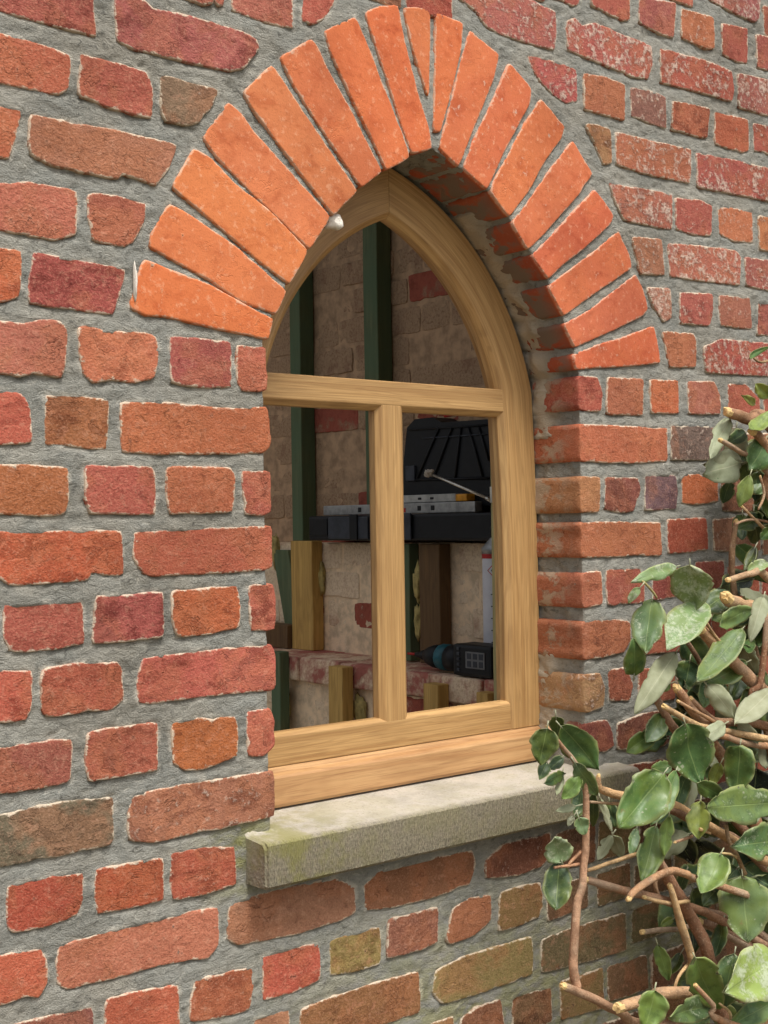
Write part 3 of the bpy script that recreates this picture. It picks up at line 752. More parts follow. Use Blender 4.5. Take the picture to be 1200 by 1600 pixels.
used = np.unique(q); remap = -np.ones(nx*nz, int); remap[used] = np.arange(len(used)); q = remap[q]
vv = np.stack([Xs.ravel(), Y.ravel(), Zs.ravel()], 1)[used]
mort = mesh('mortar', vv, q.tolist(), MORTAR, wall, True, {'near': near.ravel()[used], 'algae': np.clip(alg, 0, 1).ravel()[used], 'rubble': np.zeros(len(used))})

# reveal: the sides of the opening between the corner bricks
ys = np.concatenate([np.arange(.004, .1, .006), [.12, .16, .2]])
NR = onrm(OPR); V = []; rub = []; nP = len(OPR); cum = np.arange(nP)*.004
for k, y in enumerate(ys):
    am = min(1, k/2)
    dsp = fbm(cum*60, np.full(nP, y*60), 41, 4)*.0042*am + fbm(cum*170, np.full(nP, y*170), 44, 2)*.0026*am
    g = np.exp(-((y-.082)/.030)**2)*(vnoise(cum*9, np.full(nP, 3.), 77) > .22)
    on_r = (OPR[:, 0] > .10)*(OPR[:, 1] < 1.84)*((OPR[:, 1] > 1.50)+(OPR[:, 1] < 1.16)*.8+.2)
    dsp = dsp - g*on_r*(.0030+.0060*vnoise(cum*40, np.full(nP, y*50), 55))
    floor_ = OPR[:, 1] < .985
    dsp = np.where(floor_, 0, dsp)
    X2 = OPR + NR*dsp[:, None]
    V += [(a, y, b) for a, b in X2]; rub += list(g*on_r)
Fc = []
for k in range(len(ys)-1):
    for i in range(nP):
        j = (i+1) % nP; Fc.append((k*nP+i, (k+1)*nP+i, (k+1)*nP+j, k*nP+j))
mesh('reveal_mortar', V, Fc, MORTAR, wall, True, {'near': [.2]*len(V), 'algae': [0]*len(V), 'rubble': rub})

# the wall beyond the surveyed stretch, and its back
def outer_ring(y, x0, x1, z0, z1):
    return [(x0, y, z0), (x1, y, z0), (x1, y, z1), (x0, y, z1)]
WX0, WX1, WZ0, WZ1 = -3.2, 2.4, -.05, 3.0
V = []; Fc = []
for a, b, c, d in ((WX0, gx[0], WZ0, WZ1), (gx[-1], WX1, WZ0, WZ1), (gx[0], gx[-1], WZ0, gz[0]), (gx[0], gx[-1], gz[-1], WZ1)):
    k = len(V); V += outer_ring(.004, a, b, c, d); Fc.append((k, k+1, k+2, k+3))
mesh('mortar_margin', V, Fc, MORTAR, wall, False, {'near': [.1]*len(V), 'algae': [0.]*len(V), 'rubble': [0.]*len(V)})
V = []; Fc = []; tone = []
for r_, zt in enumerate(1.596-.0785*k for k in range(-18, 20)):
    z1 = zt; z0 = zt-.0575
    if z0 < 0 or z1 > WZ1: continue
    mid = z1 > gz[0]+.02 and z0 < gz[-1]-.02
    for xa, xb, sg in ((gx[0] if mid else 0, WX0, -1), (gx[-1] if mid else 0, WX1, 1)):
        x = xa
        while abs(x-xb) > .23:
            Lb = .1 if (r_ % 2) else rnd.choice((.21, .21, .1))
            a0, a1 = sorted((x+sg*.004, x+sg*(Lb-.006))); k = len(V); b = .003; jz = rnd.uniform(-.002, .002); jy = rnd.uniform(-.001, .001)
            V += [(a0, .01, z0+jz), (a1, .01, z0+jz), (a1, .01, z1+jz), (a0, .01, z1+jz), (a0+b, jy, z0+b+jz), (a1-b, jy, z0+b+jz), (a1-b, jy, z1-b+jz), (a0+b, jy, z1-b+jz)]
            Fc += [(k+4, k+5, k+6, k+7), (k, k+1, k+5, k+4), (k+1, k+2, k+6, k+5), (k+2, k+3, k+7, k+6), (k+3, k, k+4, k+7)]
            tone += [rnd.random()]*8; x += sg*Lb
o = mesh('outer_brickwork', V, Fc, BRICK, wall, False, {'edge': [0.]*len(V), 'side': [0.]*len(V), 'tone': tone}); o.color = (*albedo((178, 92, 70)), .3); o['kind'] = 'stuff'
# back face of the wall, with the opening cut out as a wide rectangle behind the frame
V = []; Fc = []
for a, b, c, d in ((WX0, -.32, 0, 3.0), (.32, WX1, 0, 3.0), (-.32, .32, 0, .97), (-.32, .32, 1.93, 3.0)):
    v, f = box_vf(a, b, .1, .2, c, d); k = len(V); V += v; Fc += [tuple(i+k for i in g) for g in f]
mesh('inner_leaf', V, Fc, CONC, wall, False)

# a lump of white plaster left on the arch soffit
def blob(name, cen, rad, mat, parent, seed=1, amp=.35, n=3, freq=1.6):
    import bmesh
    bm = bmesh.new(); bmesh.ops.create_icosphere(bm, subdivisions=n, radius=1)
    for v in bm.verts:
        d = 1+amp*mn.fractal(v.co*freq+Vector((seed*3.7, seed*1.3, 0)), 1.0, 2.0, 3)
        v.co = Vector((v.co.x*rad[0]*d+cen[0], v.co.y*rad[1]*d+cen[1], v.co.z*rad[2]*d+cen[2]))
    bm.verts.index_update()
    V = [tuple(v.co) for v in bm.verts]; Fc = [tuple(q.index for q in f.verts) for f in bm.faces]; bm.free()
    return mesh(name, V, Fc, mat, parent)
pl = on([(521, 346)], .012)[0]
blob('plaster_lump', pl, (.0125, .011, .0115), PLASTER, wall, 4, .55, 3, .9)
pl = on([(211, 440)], -.002)[0]
blob('plaster_smear', pl, (.0022, .004, .021), PLASTER, wall, 7, .4)

# ------------------------------------------------------------------ stone sill
def make_sill():
    x0, x1 = -.339, .3785; zf0, zf1 = .917, .9755; yf = -.0415; yb = .085
    prof = [(yb, .962), (yb, .9835), (.0, .9785), (yf+.012, .9765), (yf+.004, .9752), (yf, .9715), (yf-.0004, .955), (yf, .935), (yf+.001, .921), (yf+.005, .917), (.0, .9165), (.02, .9165)]
    # resample front finely
    xs = np.concatenate([[x0, x0+.004], np.linspace(x0+.02, x1-.02, 90), [x1-.004, x1]])
    V = []; fr = []; al = []
    for i, x in enumerate(xs):
        endk = 1 if i in (0, len(xs)-1) else 0
        for k, (y, z) in enumerate(prof):
            yy, zz = y, z
            if endk: yy += .004 if y < 0 else 0; zz += -.003 if z > .95 else .002
            if k in (4, 5, 8, 9):
                nz_ = mn.noise(Vector((x*38, k*2.3, 1)))+.6*mn.noise(Vector((x*140, k, 4)))
                yy += .0006*nz_+max(0, mn.noise(Vector((x*22, 9+k, 2)))-.32)*.004; zz += .0005*mn.noise(Vector((x*50, k, 8)))
            if k in (6, 7): yy += .0006*mn.noise(Vector((x*70, k*3, 3)))
            if y > 0.001 and x < XL-.004: yy = min(yy, .006)
            if y > 0.001 and x > XR+.004: yy = min(yy, .006)
            V.append((x, yy, zz)); fr.append(1.0 if k >= 5 else (.5 if k == 4 else 0.0))
            al.append(max(0, 1-abs(x+.30)/.14)*.9+.35)
    n = len(prof); Fc = []
    for i in range(len(xs)-1):
        for k in range(n):
            a = i*n+k; b = i*n+(k+1) % n; Fc.append((a, a+n, b+n, b))
    Fc.append(tuple(range(n))); Fc.append(tuple(range((len(xs)-1)*n, len(xs)*n))[::-1])
    o = mesh('stone_sill', V, Fc, STONE, None, False, {'front': fr, 'algae': al})
    return tag(o, 'grey-buff tooled stone sill with greenish front under the wooden window', 'sill')
make_sill()

# ------------------------------------------------------------------ window frame
YF, YB = .095, .133; CH = .0085
AX = -.0085
frame = empty('window_frame', 'new golden hardwood window frame with pointed arch, transom and mullion, unglazed', 'window frame', loc=(AX, .12, .98))
def prism(name, I, O, prof, mat, parent, y0=YF):
    """I, O: polylines (x, z) of the two edges; prof: (s or -s, y) where s>=0 is measured from I and 'W-s' from O"""
    I = np.asarray(I, float); O = np.asarray(O, float); n = len(prof); V = []; UV = []
    ln = np.concatenate([[0], np.cumsum(np.linalg.norm(np.diff((I+O)/2, axis=0), axis=1))])
    for i in range(len(I)):
        wv = O[i]-I[i]; W_ = np.linalg.norm(wv); wv = wv/W_
        per = 0; last = None
        for (side, s, y) in prof:
            p = I[i]+wv*(s if side == 'i' else W_-s)
            q_ = (s if side == 'i' else W_-s, y)
            if last is not None: per += math.hypot(q_[0]-last[0], q_[1]-last[1])
            last = q_
            V.append((p[0], y0+y, p[1])); UV.append((ln[i], per+.01))
    Fc = []
    for i in range(len(I)-1):
        for k in range(n):
            a = i*n+k; b = i*n+(k+1) % n; Fc.append((a, b, b+n, a+n))
    Fc.append(tuple(range(n))[::-1]); Fc.append(tuple(range((len(I)-1)*n, len(I)*n)))
    o = mesh(name, V, Fc, mat, None, False, None, UV); keep(o, parent)
    # clean outward normals
    import bmesh
    bm = bmesh.new(); bm.from_mesh(o.data); bmesh.ops.recalc_face_normals(bm, faces=bm.faces); 
    es = [e for e in bm.edges if len(e.link_faces) == 2 and .15 < e.calc_face_angle(0) < 2.6]
    bmesh.ops.bevel(bm, geom=es, offset=.0012, segments=2, affect='EDGES', profile=.5, clamp_overlap=True)
    bm.to_mesh(o.data); bm.free()
    o.data.polygons.foreach_set('use_smooth', [False]*len(o.data.polygons))
    return o
dp = YB-YF
prof_one = [('i', CH, 0), ('i', 0, CH), ('i', 0, .021), ('i', .009, .0225), ('i', .009, dp), ('o', 0, dp), ('o', 0, 0)]
prof_two = [('i', CH, 0), ('i', 0, CH), ('i', 0, .021), ('i', .009, .0225), ('i', .009, dp), ('o', .009, dp), ('o', .009, .0225), ('o', 0, .021), ('o', 0, CH), ('o', CH, 0)]
HI = .2417-CH                      # half width of the sight opening
zT0, zT1 = 1.541, 1.5775            # transom front face
zB1 = 1.0775
def arc_pts(off, side, n=26):
    # pointed arch: front inner line passes (0,1.8288) (.1406,1.7229) (.2449,1.5865) about the axis
    cx, cz, Rr = ARC
    Rr += off
    a0 = math.asin((zT1-.004-cz)/Rr) if abs((zT1-.004-cz)/Rr) < 1 else 0
    a1 = math.acos((0-cx)/Rr)
    out = []
    for k in range(n+1):
        a = a0+(a1-a0)*k/n; out.append((AX+side*(cx+Rr*math.cos(a)), cz+Rr*math.sin(a)))
    return out
pts = np.array([(0, 1.8288), (.0886, 1.771), (.1406, 1.7229), (.1847, 1.6752), (.2368, 1.6064), (.2449, 1.5865), (.0708, 1.792), (.136, 1.7357), (.197, 1.658)])
pts = np.delete(pts, 5, 0); best = (9, 0, 0)
for z0_ in np.arange(1.48, 1.60, .004):        # circle tangent to the stile at height z0_
    for R_ in np.arange(.24, .60, .004):
        e_ = float(np.abs(np.hypot(pts[:, 0]-(.2417-R_), pts[:, 1]-z0_)-R_).sum())
        if e_ < best[0]: best = (e_, z0_, R_)
ARC = (.2417-best[2], best[1], best[2])
for side, wd in ((1, .0640), (-1, .0600)):
    I = arc_pts(-CH, side); O = arc_pts(wd, side)
    xi = AX+side*HI; xo = AX+side*(HI+CH+wd-.001)
    Ia = []; Oa = []
    for z_ in (1.037, 1.15, 1.28, 1.36, 1.43, 1.49, 1.535):
        k_ = max(0, (z_-1.28)/(I[0][1]-1.28))**1.6
        Ia.append((xi+(I[0][0]-xi)*k_, z_)); Oa.append((xo+(O[0][0]-xo)*k_, z_))
    prism('arched_stile', Ia+I, Oa+O, prof_one, OAK, frame)      # the two meet in a mitre at the point
xi0, xi1 = AX-HI-.004, AX+HI+.004
prism('transom', [(xi0, zT0-CH), (0, zT0-CH), (xi1, zT0-CH)], [(xi0, zT1), (0, zT1), (xi1, zT1)], [('i', CH, .0006), ('i', 0, CH), ('i', 0, .021), ('i', .009, .0225), ('i', .009, dp-.002), ('o', .004, dp-.002), ('o', 0, .012), ('o', .002, .0006)], OAK, frame)
xm0, xm1 = -.0275, .0095
prism('mullion', [(xm0-CH, zB1-.002), (xm0-CH, 1.3), (xm0-CH, zT0+.0002)], [(xm1+CH, zB1-.002), (xm1+CH, 1.3), (xm1+CH, zT0+.0002)], [(a, b, c+.001 if c == 0 else min(c, dp-.004)) for a, b, c in prof_two], OAK, frame)
prism('bottom_rail', [(xi0, zB1+CH*.6), (0, zB1+CH*.6), (xi1, zB1+CH*.6)], [(xi0, 1.0375), (0, 1.0375), (xi1, 1.0375)], [('i', CH*.6, .0008), ('i', 0, CH), ('i', 0, .021), ('i', .009, .0225), ('i', .009, dp-.001), ('o', 0, dp-.001), ('o', 0, .0008)], OAK, frame)
# weathered-edge sill board under the rail
xs0, xs1 = -.2915, .2915
pr = [(YB, 1.037), (YF+.002, 1.037), (YF-.002, 1.034), (YF-.004, 1.031), (YF-.0145, 1.028), (YF-.0170, 1.025), (YF-.0200, .9905), (YF-.0185, .9865), (YB, .9865)]
V = []; UV = []
for x in (xs0, -.1, .1, xs1):
    per = 0
    for k, (y, z) in enumerate(pr):
        if k: per += math.hypot(y-pr[k-1][0], z-pr[k-1][1])
        V.append((x, y, z)); UV.append((x, per))
n = len(pr); Fc = []
for i in range(3):
    for k in range(n):
        a = i*n+k; b = i*n+(k+1) % n; Fc.append((a, a+n, b+n, b))
Fc += [tuple(range(n)), tuple(range(3*n, 4*n))[::-1]]
keep(mesh('sill_board', V, Fc, OAK_RED, None, False, None, UV), frame)
# fixing plate behind the stile
gp_ = float(on([(768, 900)], YB+.030)[0][0])
v, f = box_vf(gp_-.0028, gp_-.0008, YB+.001, YB+.028, 1.398, 1.424, .0004)
br = keep(mesh('fixing_plate', v, f, STEEL, None, False), frame)

# ------------------------------------------------------------------ room behind: side wall running back from the window
XW1, XL1, XM, XU = .618, .600, .748, .800
ZL, ZM = 1.047, 1.322
iw = empty('interior_side_wall', 'old limewashed brick side wall seen through the window, with a brick ledge', 'interior wall', loc=(.8, .9, 0))
def side_brick(y0, y1, z0, z1, xf, depth, col, lime, seed, amp=.0022):
    j = random.Random(seed); e = lambda: j.uniform(-.003, .003)
    V, Fc, E_, S = brick_mesh([(y0+e(), z0+e()), (y1+e(), z0+e()), (y1+e(), z1+e()), (y0+e(), z1+e())], seed, depth, 1.3, .9, .011, 0, amp)
    W3 = np.stack([xf+V[:, 2], V[:, 0], V[:, 1]], 1)
    o = mesh('brick', W3, [g[::-1] for g in Fc], LIMED_SHADED if xf > XU-.01 else LIMED, None, True, {'edge': E_, 'side': S}); keep(o, iw)
    c = albedo(col); o.color = (*c, lime)
def side_field(xf, zlo, zhi, ylo, yhi, seed, ledge=False):
    r = random.Random(seed); z = zhi; k = 0
    while z-.058 > zlo-.03:
        y = ylo-r.uniform(0, .1)
        while y < yhi:
            L = .21 if (k % 2) else r.choice((.105, .21)); 
            red = r.random() < .14
            side_brick(y+.004, y+L-.004, z-.060, z-.001, xf+r.uniform(-.002, .003), .03, (170, 84, 66) if red else (176, 120, 92), .45 if red else .95, int(y*1000)+k*77+seed)
            y += L
        z -= .0725; k += 1
side_field(XU, 1.335, 2.17, .60, 1.75, 5)
side_field(XM, 1.06, 1.318, .50, 1.60, 9)
side_field(XW1, .82, .985, .36, 1.40, 13)
# ledge course: bricks on edge, worn
r = random.Random(3); y = .28
while y < 1.5:
    L = r.choice((.105, .21, .16))
    j = random.Random(int(y*977)); 
    v, f = box_vf(XL1+j.uniform(-.004, .004), XM+.03, y+.002, y+L-.002, .990+j.uniform(-.003, .003), ZL+j.uniform(-.002, .001), .006)
    bm_v = []
    for p in v:
        n3 = mn.noise_vector(Vector(p)*40)*.003; bm_v.append((p[0]+n3.x, p[1]+n3.y*.5, p[2]+n3.z*.5))
    o = keep(mesh('ledge_brick', bm_v, f, LIMED, None, True), iw); o.color = (*albedo((178, 98, 84)), .62); y += L
# lime joints behind the bricks, one slab per step of the wall
def slab(name, par, x0, x1, y0, y1, z0, z1, mat, b=0):
    v, f = box_vf(x0, x1, y0, y1, z0, z1, b); return keep(mesh(name, v, f, mat, None, False), par)
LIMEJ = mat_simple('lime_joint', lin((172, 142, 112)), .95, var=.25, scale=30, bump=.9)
LIMEJ_LIT = mat_simple('lime_joint_lit', lin((222, 196, 162)), .95, var=.22, scale=30, bump=.9)  # paler copy of the joint, light on the lower wall put into colour
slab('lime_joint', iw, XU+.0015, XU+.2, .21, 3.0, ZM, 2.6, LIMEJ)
slab('lime_joint', iw, XM+.0015, XU+.2, .21, 3.0, .99, ZM-.003, LIMEJ_LIT)
slab('lime_joint', iw, XW1+.0015, XU+.2, .21, 3.0, 0.02, .989, LIMEJ_LIT)

def stud(name, label, x0, x1, y0, y1, z0, z1, mat, group=None, lean=0):
    """square-sawn timber with softened arrises and end grain"""
    import bmesh
    bm = bmesh.new(); bmesh.ops.create_cube(bm, size=1)
    cx, cy = (x0+x1)/2, (y0+y1)/2
    for q in bm.verts:
        q.co = Vector((q.co.x*(x1-x0), q.co.y*(y1-y0), (q.co.z+.5)*(z1-z0)))
    bmesh.ops.subdivide_edges(bm, edges=[e for e in bm.edges if abs(e.verts[0].co.z-e.verts[1].co.z) > .01], cuts=6)
    for q in bm.verts:
        q.co.x += .0012*mn.noise(Vector((q.co.z*7, y0*9, 0))); q.co.y += .0015*mn.noise(Vector((q.co.z*6, y0*9, 5)))
        q.co.y += lean*(q.co.z-(z1-z0))
    es = [e for e in bm.edges if len(e.link_faces) == 2 and e.calc_face_angle(0) > .5]
    bmesh.ops.bevel(bm, geom=es, offset=.0016, segments=1, affect='EDGES', clamp_overlap=True)
    bm.verts.index_update()
    V = [tuple(q.co) for q in bm.verts]; Fc = [tuple(q.index for q in g.verts) for g in bm.faces]; bm.free()
    UV = [(v[2], v[0]+v[1]*1.0) for v in V]
    o = mesh(name, V, Fc, mat, None, False, None, UV); o.location = (cx, cy, z0)
    return tag(o, label, 'timber', group)
def ypx(x, y, X_): return on([(x, y)], X_, 0)[0]
def yr(xa, xb, yy, X_): a = ypx(xa, yy, X_)[1]; b = ypx(xb, yy, X_)[1]; return (min(a, b), max(a, b))
GS = 'wall timbers inside the room'
def pstud(label, xa, xb, yy, XF, th, z0, z1, mat, lean=0):
    a, b = yr(xa, xb, yy, XF); return stud('timber_post', label, XF, XF+th, a, b, z0, z1, mat, GS, lean)
pstud('short pale softwood post on the brick ledge left of the mullion', 455, 488, 930, .712, .034, ZL+.002, 1.324, PINE)
pstud('short brown post on the ledge under the black case, right light', 655, 687, 930, .712, .034, ZL+.002, 1.318, DARKPINE)
pstud('thin grey-green board just right of the mullion, behind the drill', 628, 640, 930, .716, .030, ZL+.002, 1.318, GREENPINE)
pstud('tall green treated post at the far left of the window', 455, 471, 700, .752, .045, ZM+.001, 2.45, GREENPINE)
pstud('tall green treated post seen behind the mullion and arch point', 568, 590, 500, .752, .045, ZM+.001, 2.45, GREENPINE)
pstud('low pale stub in front of the ledge left of the mullion', 513, 535, 1100, .566, .032, .03, 1.042, PINE)
pstud('low pale stub in front of the ledge under the drill nose', 661, 684, 1090, .566, .032, .03, 1.030, PINE)
pstud('low pale stub in front of the ledge under the drill battery', 744, 762, 1090, .566, .032, .03, 1.026, PINE)
pstud('low dark stub beside the left brick jamb, in front of the ledge', 424, 438, 1090, .570, .028, .03, 1.060, GREENPINE)
stud('timber_post', 'leaning green board in the dark corner left of the short post', .735, .747, 1.40, 1.47, ZL+.002, 1.30, GREENPINE, GS, lean=.25)
gx_ = float(on([(768, 900)], YB+.030)[0][0])
stud('timber_post', 'green upright behind the right stile of the window frame', gx_, gx_+.05, YB+.012, YB+.030, .03, 2.45, OLIVEPINE_LIT, GS)
stud('timber_rail', 'dark red-brown timber lying on the ledge at the far left', .70, .745, 1.36, 1.75, ZL+.002, ZL+.062, DARKPINE)

# expanding foam squeezed out beside the posts
def foam(label, xa, xb, ya, yb, XF, seed):
    p = ypx((xa+xb)/2, (ya+yb)/2, XF); s = pxm(p)
    hw = (xb-xa)/2*s/.64; hh = (yb-ya)/2*s
    o = blob('foam_strip', (0, 0, 0), (.010, hw*.9, hh), PUFOAM, None, seed, .5, 3, 2.3); o.location = p
    return tag(o, label, 'foam', 'yellow foam strips beside the posts')
foam('thin yellow foam strip beside the pale short post', 497, 507, 878, 930, .742, 2)
foam('yellow foam strip on the brown post right of the mullion, upper', 647, 660, 884, 938, .728, 5)
foam('yellow foam strip right of the mullion, lower', 649, 661, 942, 998, .728, 9)
foam('yellow foam lump right of the low stub left of the mullion', 551, 572, 1086, 1135, .612, 12)
foam('yellow foam lump low beside the left brick jamb', 440, 453, 1075, 1138, .612, 15)
foam('green-yellow foam lump high beside the left brick jamb', 424, 437, 836, 886, .742, 18)

# --- long black case lying on the posts
def child_box(par, name, x0, x1, y0, y1, z0, z1, mat, b=.003, up_=None):
    v, f = box_vf(x0, x1, y0, y1, z0, z1, b); o = mesh(name, v, f, mat, None, False)
    if up_: keep(o, par); 
    return keep(o, par)
a = ypx(482, 820, .690); b = ypx(790, 820, .690)
zc0, zc1 = 1.3255, 1.386
case = empty('long_case', 'long black plastic case lying across the short posts', 'tool case', loc=(.74, (a[1]+b[1])/2, zc0))
child_box(case, 'body', .690, .797, b[1], a[1], zc0, zc1, BLACK, .006)
yy = lambda px: ypx(px, 820, .690)[1]
child_box(case, 'front_panel', .6865, .692, yy(576), yy(514), zc0+.004, zc1-.004, DARKGREY, .002)
child_box(case, 'end_panel', .6875, .692, yy(512), yy(484), zc0+.012, zc1-.006, BLACK, .002)
lt = child_box(case, 'latch', .6825, .688, yy(561), yy(549), zc0+.002, zc1+.002, BLACK, .002)
child_box(case, 'latch', .6825, .688, yy(645), yy(630), zc0+.002, zc1+.002, DARKGREY, .002)

# --- two spirit levels on the case
def level(label, xa, xb, XF, z0, z1, mat, slots, notch=False):
    ya = ypx(xa, 790, XF)[1]; yb = ypx(xb, 790, XF)[1]
    root = empty('spirit_level', label, 'spirit level', 'spirit levels on the long case', loc=(XF+.01, (ya+yb)/2, z0))
    child_box(root, 'rail', XF, XF+.022, min(ya, yb), max(ya, yb), z0, z1, mat, .002)
    for s in slots:
        y_ = ypx(s, 790, XF)[1]; child_box(root, 'slot', XF-.0012, XF+.002, y_-.006, y_+.006, z0+.006, z1-.006, BLACK, .002)
    return root
lv = level('grey aluminium spirit level lying along the black case, lower of two', 505, 742, .700, zc1+.001, zc1+.0245, ALU, (562, 655, 676))
child_box(lv, 'red_mark', .6985, .702, ypx(632, 790, .7)[1]-.004, ypx(632, 790, .7)[1]+.004, zc1+.004, zc1+.014, REDP, .001)
lv = level('short pale spirit level with amber end on top of the other', 600, 712, .706, zc1+.0255, zc1+.043, GREYP, (656, 675))
child_box(lv, 'amber_end', .704, .730, ypx(730, 775, .706)[1], ypx(712, 775, .706)[1], zc1+.0258, zc1+.0415, YELLOWP, .003)

# --- ribbed black tool case standing behind the levels
tc = empty('ribbed_case', 'black ribbed tool case standing upright behind the spirit levels', 'tool case', loc=(.76, .78, zc1+.002))
def tpx(x, y): q = ypx(x, y, .735); return (q[1], q[2])
out = [tpx(626, 790), tpx(631, 715), tpx(636, 668), tpx(648, 655), tpx(676, 652), tpx(690, 660), tpx(760, 655), tpx(800, 662), tpx(806, 790)]
zmin = zc1+.0012
out = [(y_, max(z_, zmin)) for y_, z_ in out]
n = len(out); V = [(.735, a_, b_) for a_, b_ in out] + [(.797, a_, b_) for a_, b_ in out]
Fc = [tuple(range(n)), tuple(range(n, 2*n))[::-1]] + [(i, n+i, n+(i+1) % n, (i+1) % n) for i in range(n)]
keep(mesh('shell', V, Fc, BLACK, None, False), tc)
def rib(xa, ya, xb, yb, rr=.0028, mat=BLACK):
    p = ypx(xa, ya, .733); q_ = ypx(xb, yb, .733); v, f = tube_vf([p, q_], [rr, rr], 6); keep(mesh('rib', v, f, mat, None, True), tc)
for xs_ in ((686, 668, 650, 752), (706, 668, 676, 750), (720, 668, 711, 748), (732, 668, 754, 744), (748, 668, 764, 720)): rib(*xs_)
rib(640, 672, 764, 664, .0022); rib(660, 685, 764, 678, .0016, DARKGREY); rib(640, 750, 764, 747, .003)
child_box(tc, 'clasp', .729, .737, tpx(650, 720)[0], tpx(636, 720)[0], tpx(640, 752)[1], tpx(640, 728)[1], DARKGREY, .002)
p0 = ypx(695, 650, .745); p1 = ypx(728, 648, .745)
v, f = tube_vf([p0, (p0+p1)/2+np.array([0, 0, .004]), p1], [.004, .005, .004], 8); keep(mesh('handle', v, f, REDP, None, True), tc)

# --- foam can with a dispensing gun screwed on top
def lathe(prof, cen, n=20):
    V = []; Fc = []
    for rr, z in prof:
        for k in range(n): a_ = 2*math.pi*k/n; V.append((cen[0]+rr*math.cos(a_), cen[1]+rr*math.sin(a_), cen[2]+z))
    for i in range(len(prof)-1):
        for k in range(n): a_ = i*n+k; b_ = i*n+(k+1) % n; Fc.append((a_, b_, b_+n, a_+n))
    Fc.append(tuple(range(n))[::-1]); Fc.append(tuple(range((len(prof)-1)*n, len(prof)*n)))
    return V, Fc
pc = ypx(755, 900, .690)
cc = (.704, pc[1]-.030, ZL+.002); RC = .0325
can = empty('foam_can', 'white aerosol can with red rim and hazard diamonds standing on the ledge', 'can', loc=cc)
v, f = lathe([(RC-.002, 0), (RC, .004), (RC, .258), (RC-.001, .262)], cc, 24); keep(mesh('body', v, f, WHITEP, None, True), can)
v, f = lathe([(RC+.0012, .250), (RC+.0014, .262), (RC*.8, .270), (RC*.45, .284), (.012, .292)], cc, 24); keep(mesh('dome', v, f, ALU, None, True), can)
v, f = lathe([(RC+.0008, .240), (RC+.0010, .2495)], cc, 24); keep(mesh('red_band', v, f[:-2], REDP, None, True), can)
ang0 = math.atan2(-.75, -.66)
def on_can(phi, z, rr=RC+.0007): return (cc[0]+rr*math.cos(phi), cc[1]+rr*math.sin(phi), cc[2]+z)
for dphi, dz in ((-.40, .215), (.05, .200)):
    for nm, s_, m_, rr in (('hazard_diamond', .0125, REDP, RC+.0006), ('diamond_field', .0095, WHITEP, RC+.0010), ('hazard_mark', .0035, BLACK, RC+.0014)):
        ph = ang0+dphi; k_ = s_/RC
        V = [on_can(ph, dz+s_, rr), on_can(ph-k_, dz, rr), on_can(ph, dz-s_, rr), on_can(ph+k_, dz, rr), on_can(ph, dz, rr+.0004)]
        keep(mesh(nm, V, [(0, 1, 4), (1, 2, 4), (2, 3, 4), (3, 0, 4)], m_, None, False), can)
for z_ in (.165, .140, .115, .090, .065):
    V = []; 
    for k in range(9):
        ph = ang0-.55+k*.14; V += [on_can(ph, z_+.0011), on_can(ph, z_-.0011)]
    keep(mesh('text_line', V, [(2*k, 2*k+2, 2*k+3, 2*k+1) for k in range(8)], DARKGREY, None, False), can)
gun = empty('foam_gun', 'steel barrel of a foam gun with dried foam on its tip', 'foam gun', loc=(cc[0], cc[1], cc[2]+.293))
tip = ypx(667, 738, .640); mid = ypx(770, 782, .665)
hub = np.array([cc[0], cc[1], cc[2]+.335])
v, f = tube_vf([tip, tip+(mid-tip)*.5, mid, mid+(hub-mid)*.6], [.0028, .0030, .0031, .0034], 10); keep(mesh('barrel', v, f, STEEL, None, True), gun)
v, f = tube_vf([mid-(mid-tip)*.10, mid+(hub-mid)*.1], [.0046, .0048], 10); keep(mesh('collar', v, f, STEEL, None, True), gun)
o = blob('dried_foam', tip+(mid-tip)*.03, (.0085, .0105, .0085), DUST, None, 21, .6); keep(o, gun)
v, f = lathe([(.016, .291), (.016, .306), (.012, .312), (.014, .34), (.010, .352)], cc, 14); keep(mesh('gun_body', v, f, BLACK, None, True), gun)
v, f = tube_vf([hub, hub+np.array([.03, -.05, -.01]), hub+np.array([.045, -.09, -.07])], [.010, .011, .009], 10); keep(mesh('grip', v, f, BLACK, None, True), gun)

# --- cordless driver lying on the ledge
dn = ypx(648, 1026, .635); zb = ZL+.001
drill = empty('cordless_driver', 'black and teal cordless driver lying on the brick ledge', 'power tool', loc=(.645, .66, zb))
yN = dn[1]
def dtube(name, segs, mat, x=.640, zc=.030):
    V, Fc = tube_vf([(x, yN-s, zb+zc) for s, rr in segs], [rr for s, rr in segs], 16); return keep(mesh(name, V, Fc, mat, None, True), drill)
dtube('bit_holder', [(-.002, .003), (0, .006), (.010, .007), (.020, .0085), (.022, .011), (.034, .012)], BLACK)
dtube('bit', [(-.028, .0028), (.0, .0030)], REDP)
dtube('nose', [(.032, .013), (.045, .020), (.062, .025), (.085, .027)], BLACK)
dtube('motor_housing', [(.084, .0275), (.088, .0285), (.112, .0290), (.113, .0275)], TEAL)
dtube('rear_housing', [(.110, .0285), (.135, .0290), (.148, .026), (.152, .018)], BLACK)
child_box(drill, 'grip', .622, .664, yN-.215, yN-.135, zb+.012, zb+.050, BLACK, .010)
child_box(drill, 'switch', .6165, .626, yN-.150, yN-.146, zb+.012, zb+.050, GREYP, .001)
bt = child_box(drill, 'battery', .604, .668, yN-.270, yN-.155, zb, zb+.066, BLACK, .007)
for k in range(5): child_box(drill, 'vent', .6015, .606, yN-.178, yN-.170, zb+.010+k*.011, zb+.016+k*.011, DARKGREY, .001)
yl0, yl1 = yN-.252, yN-.196
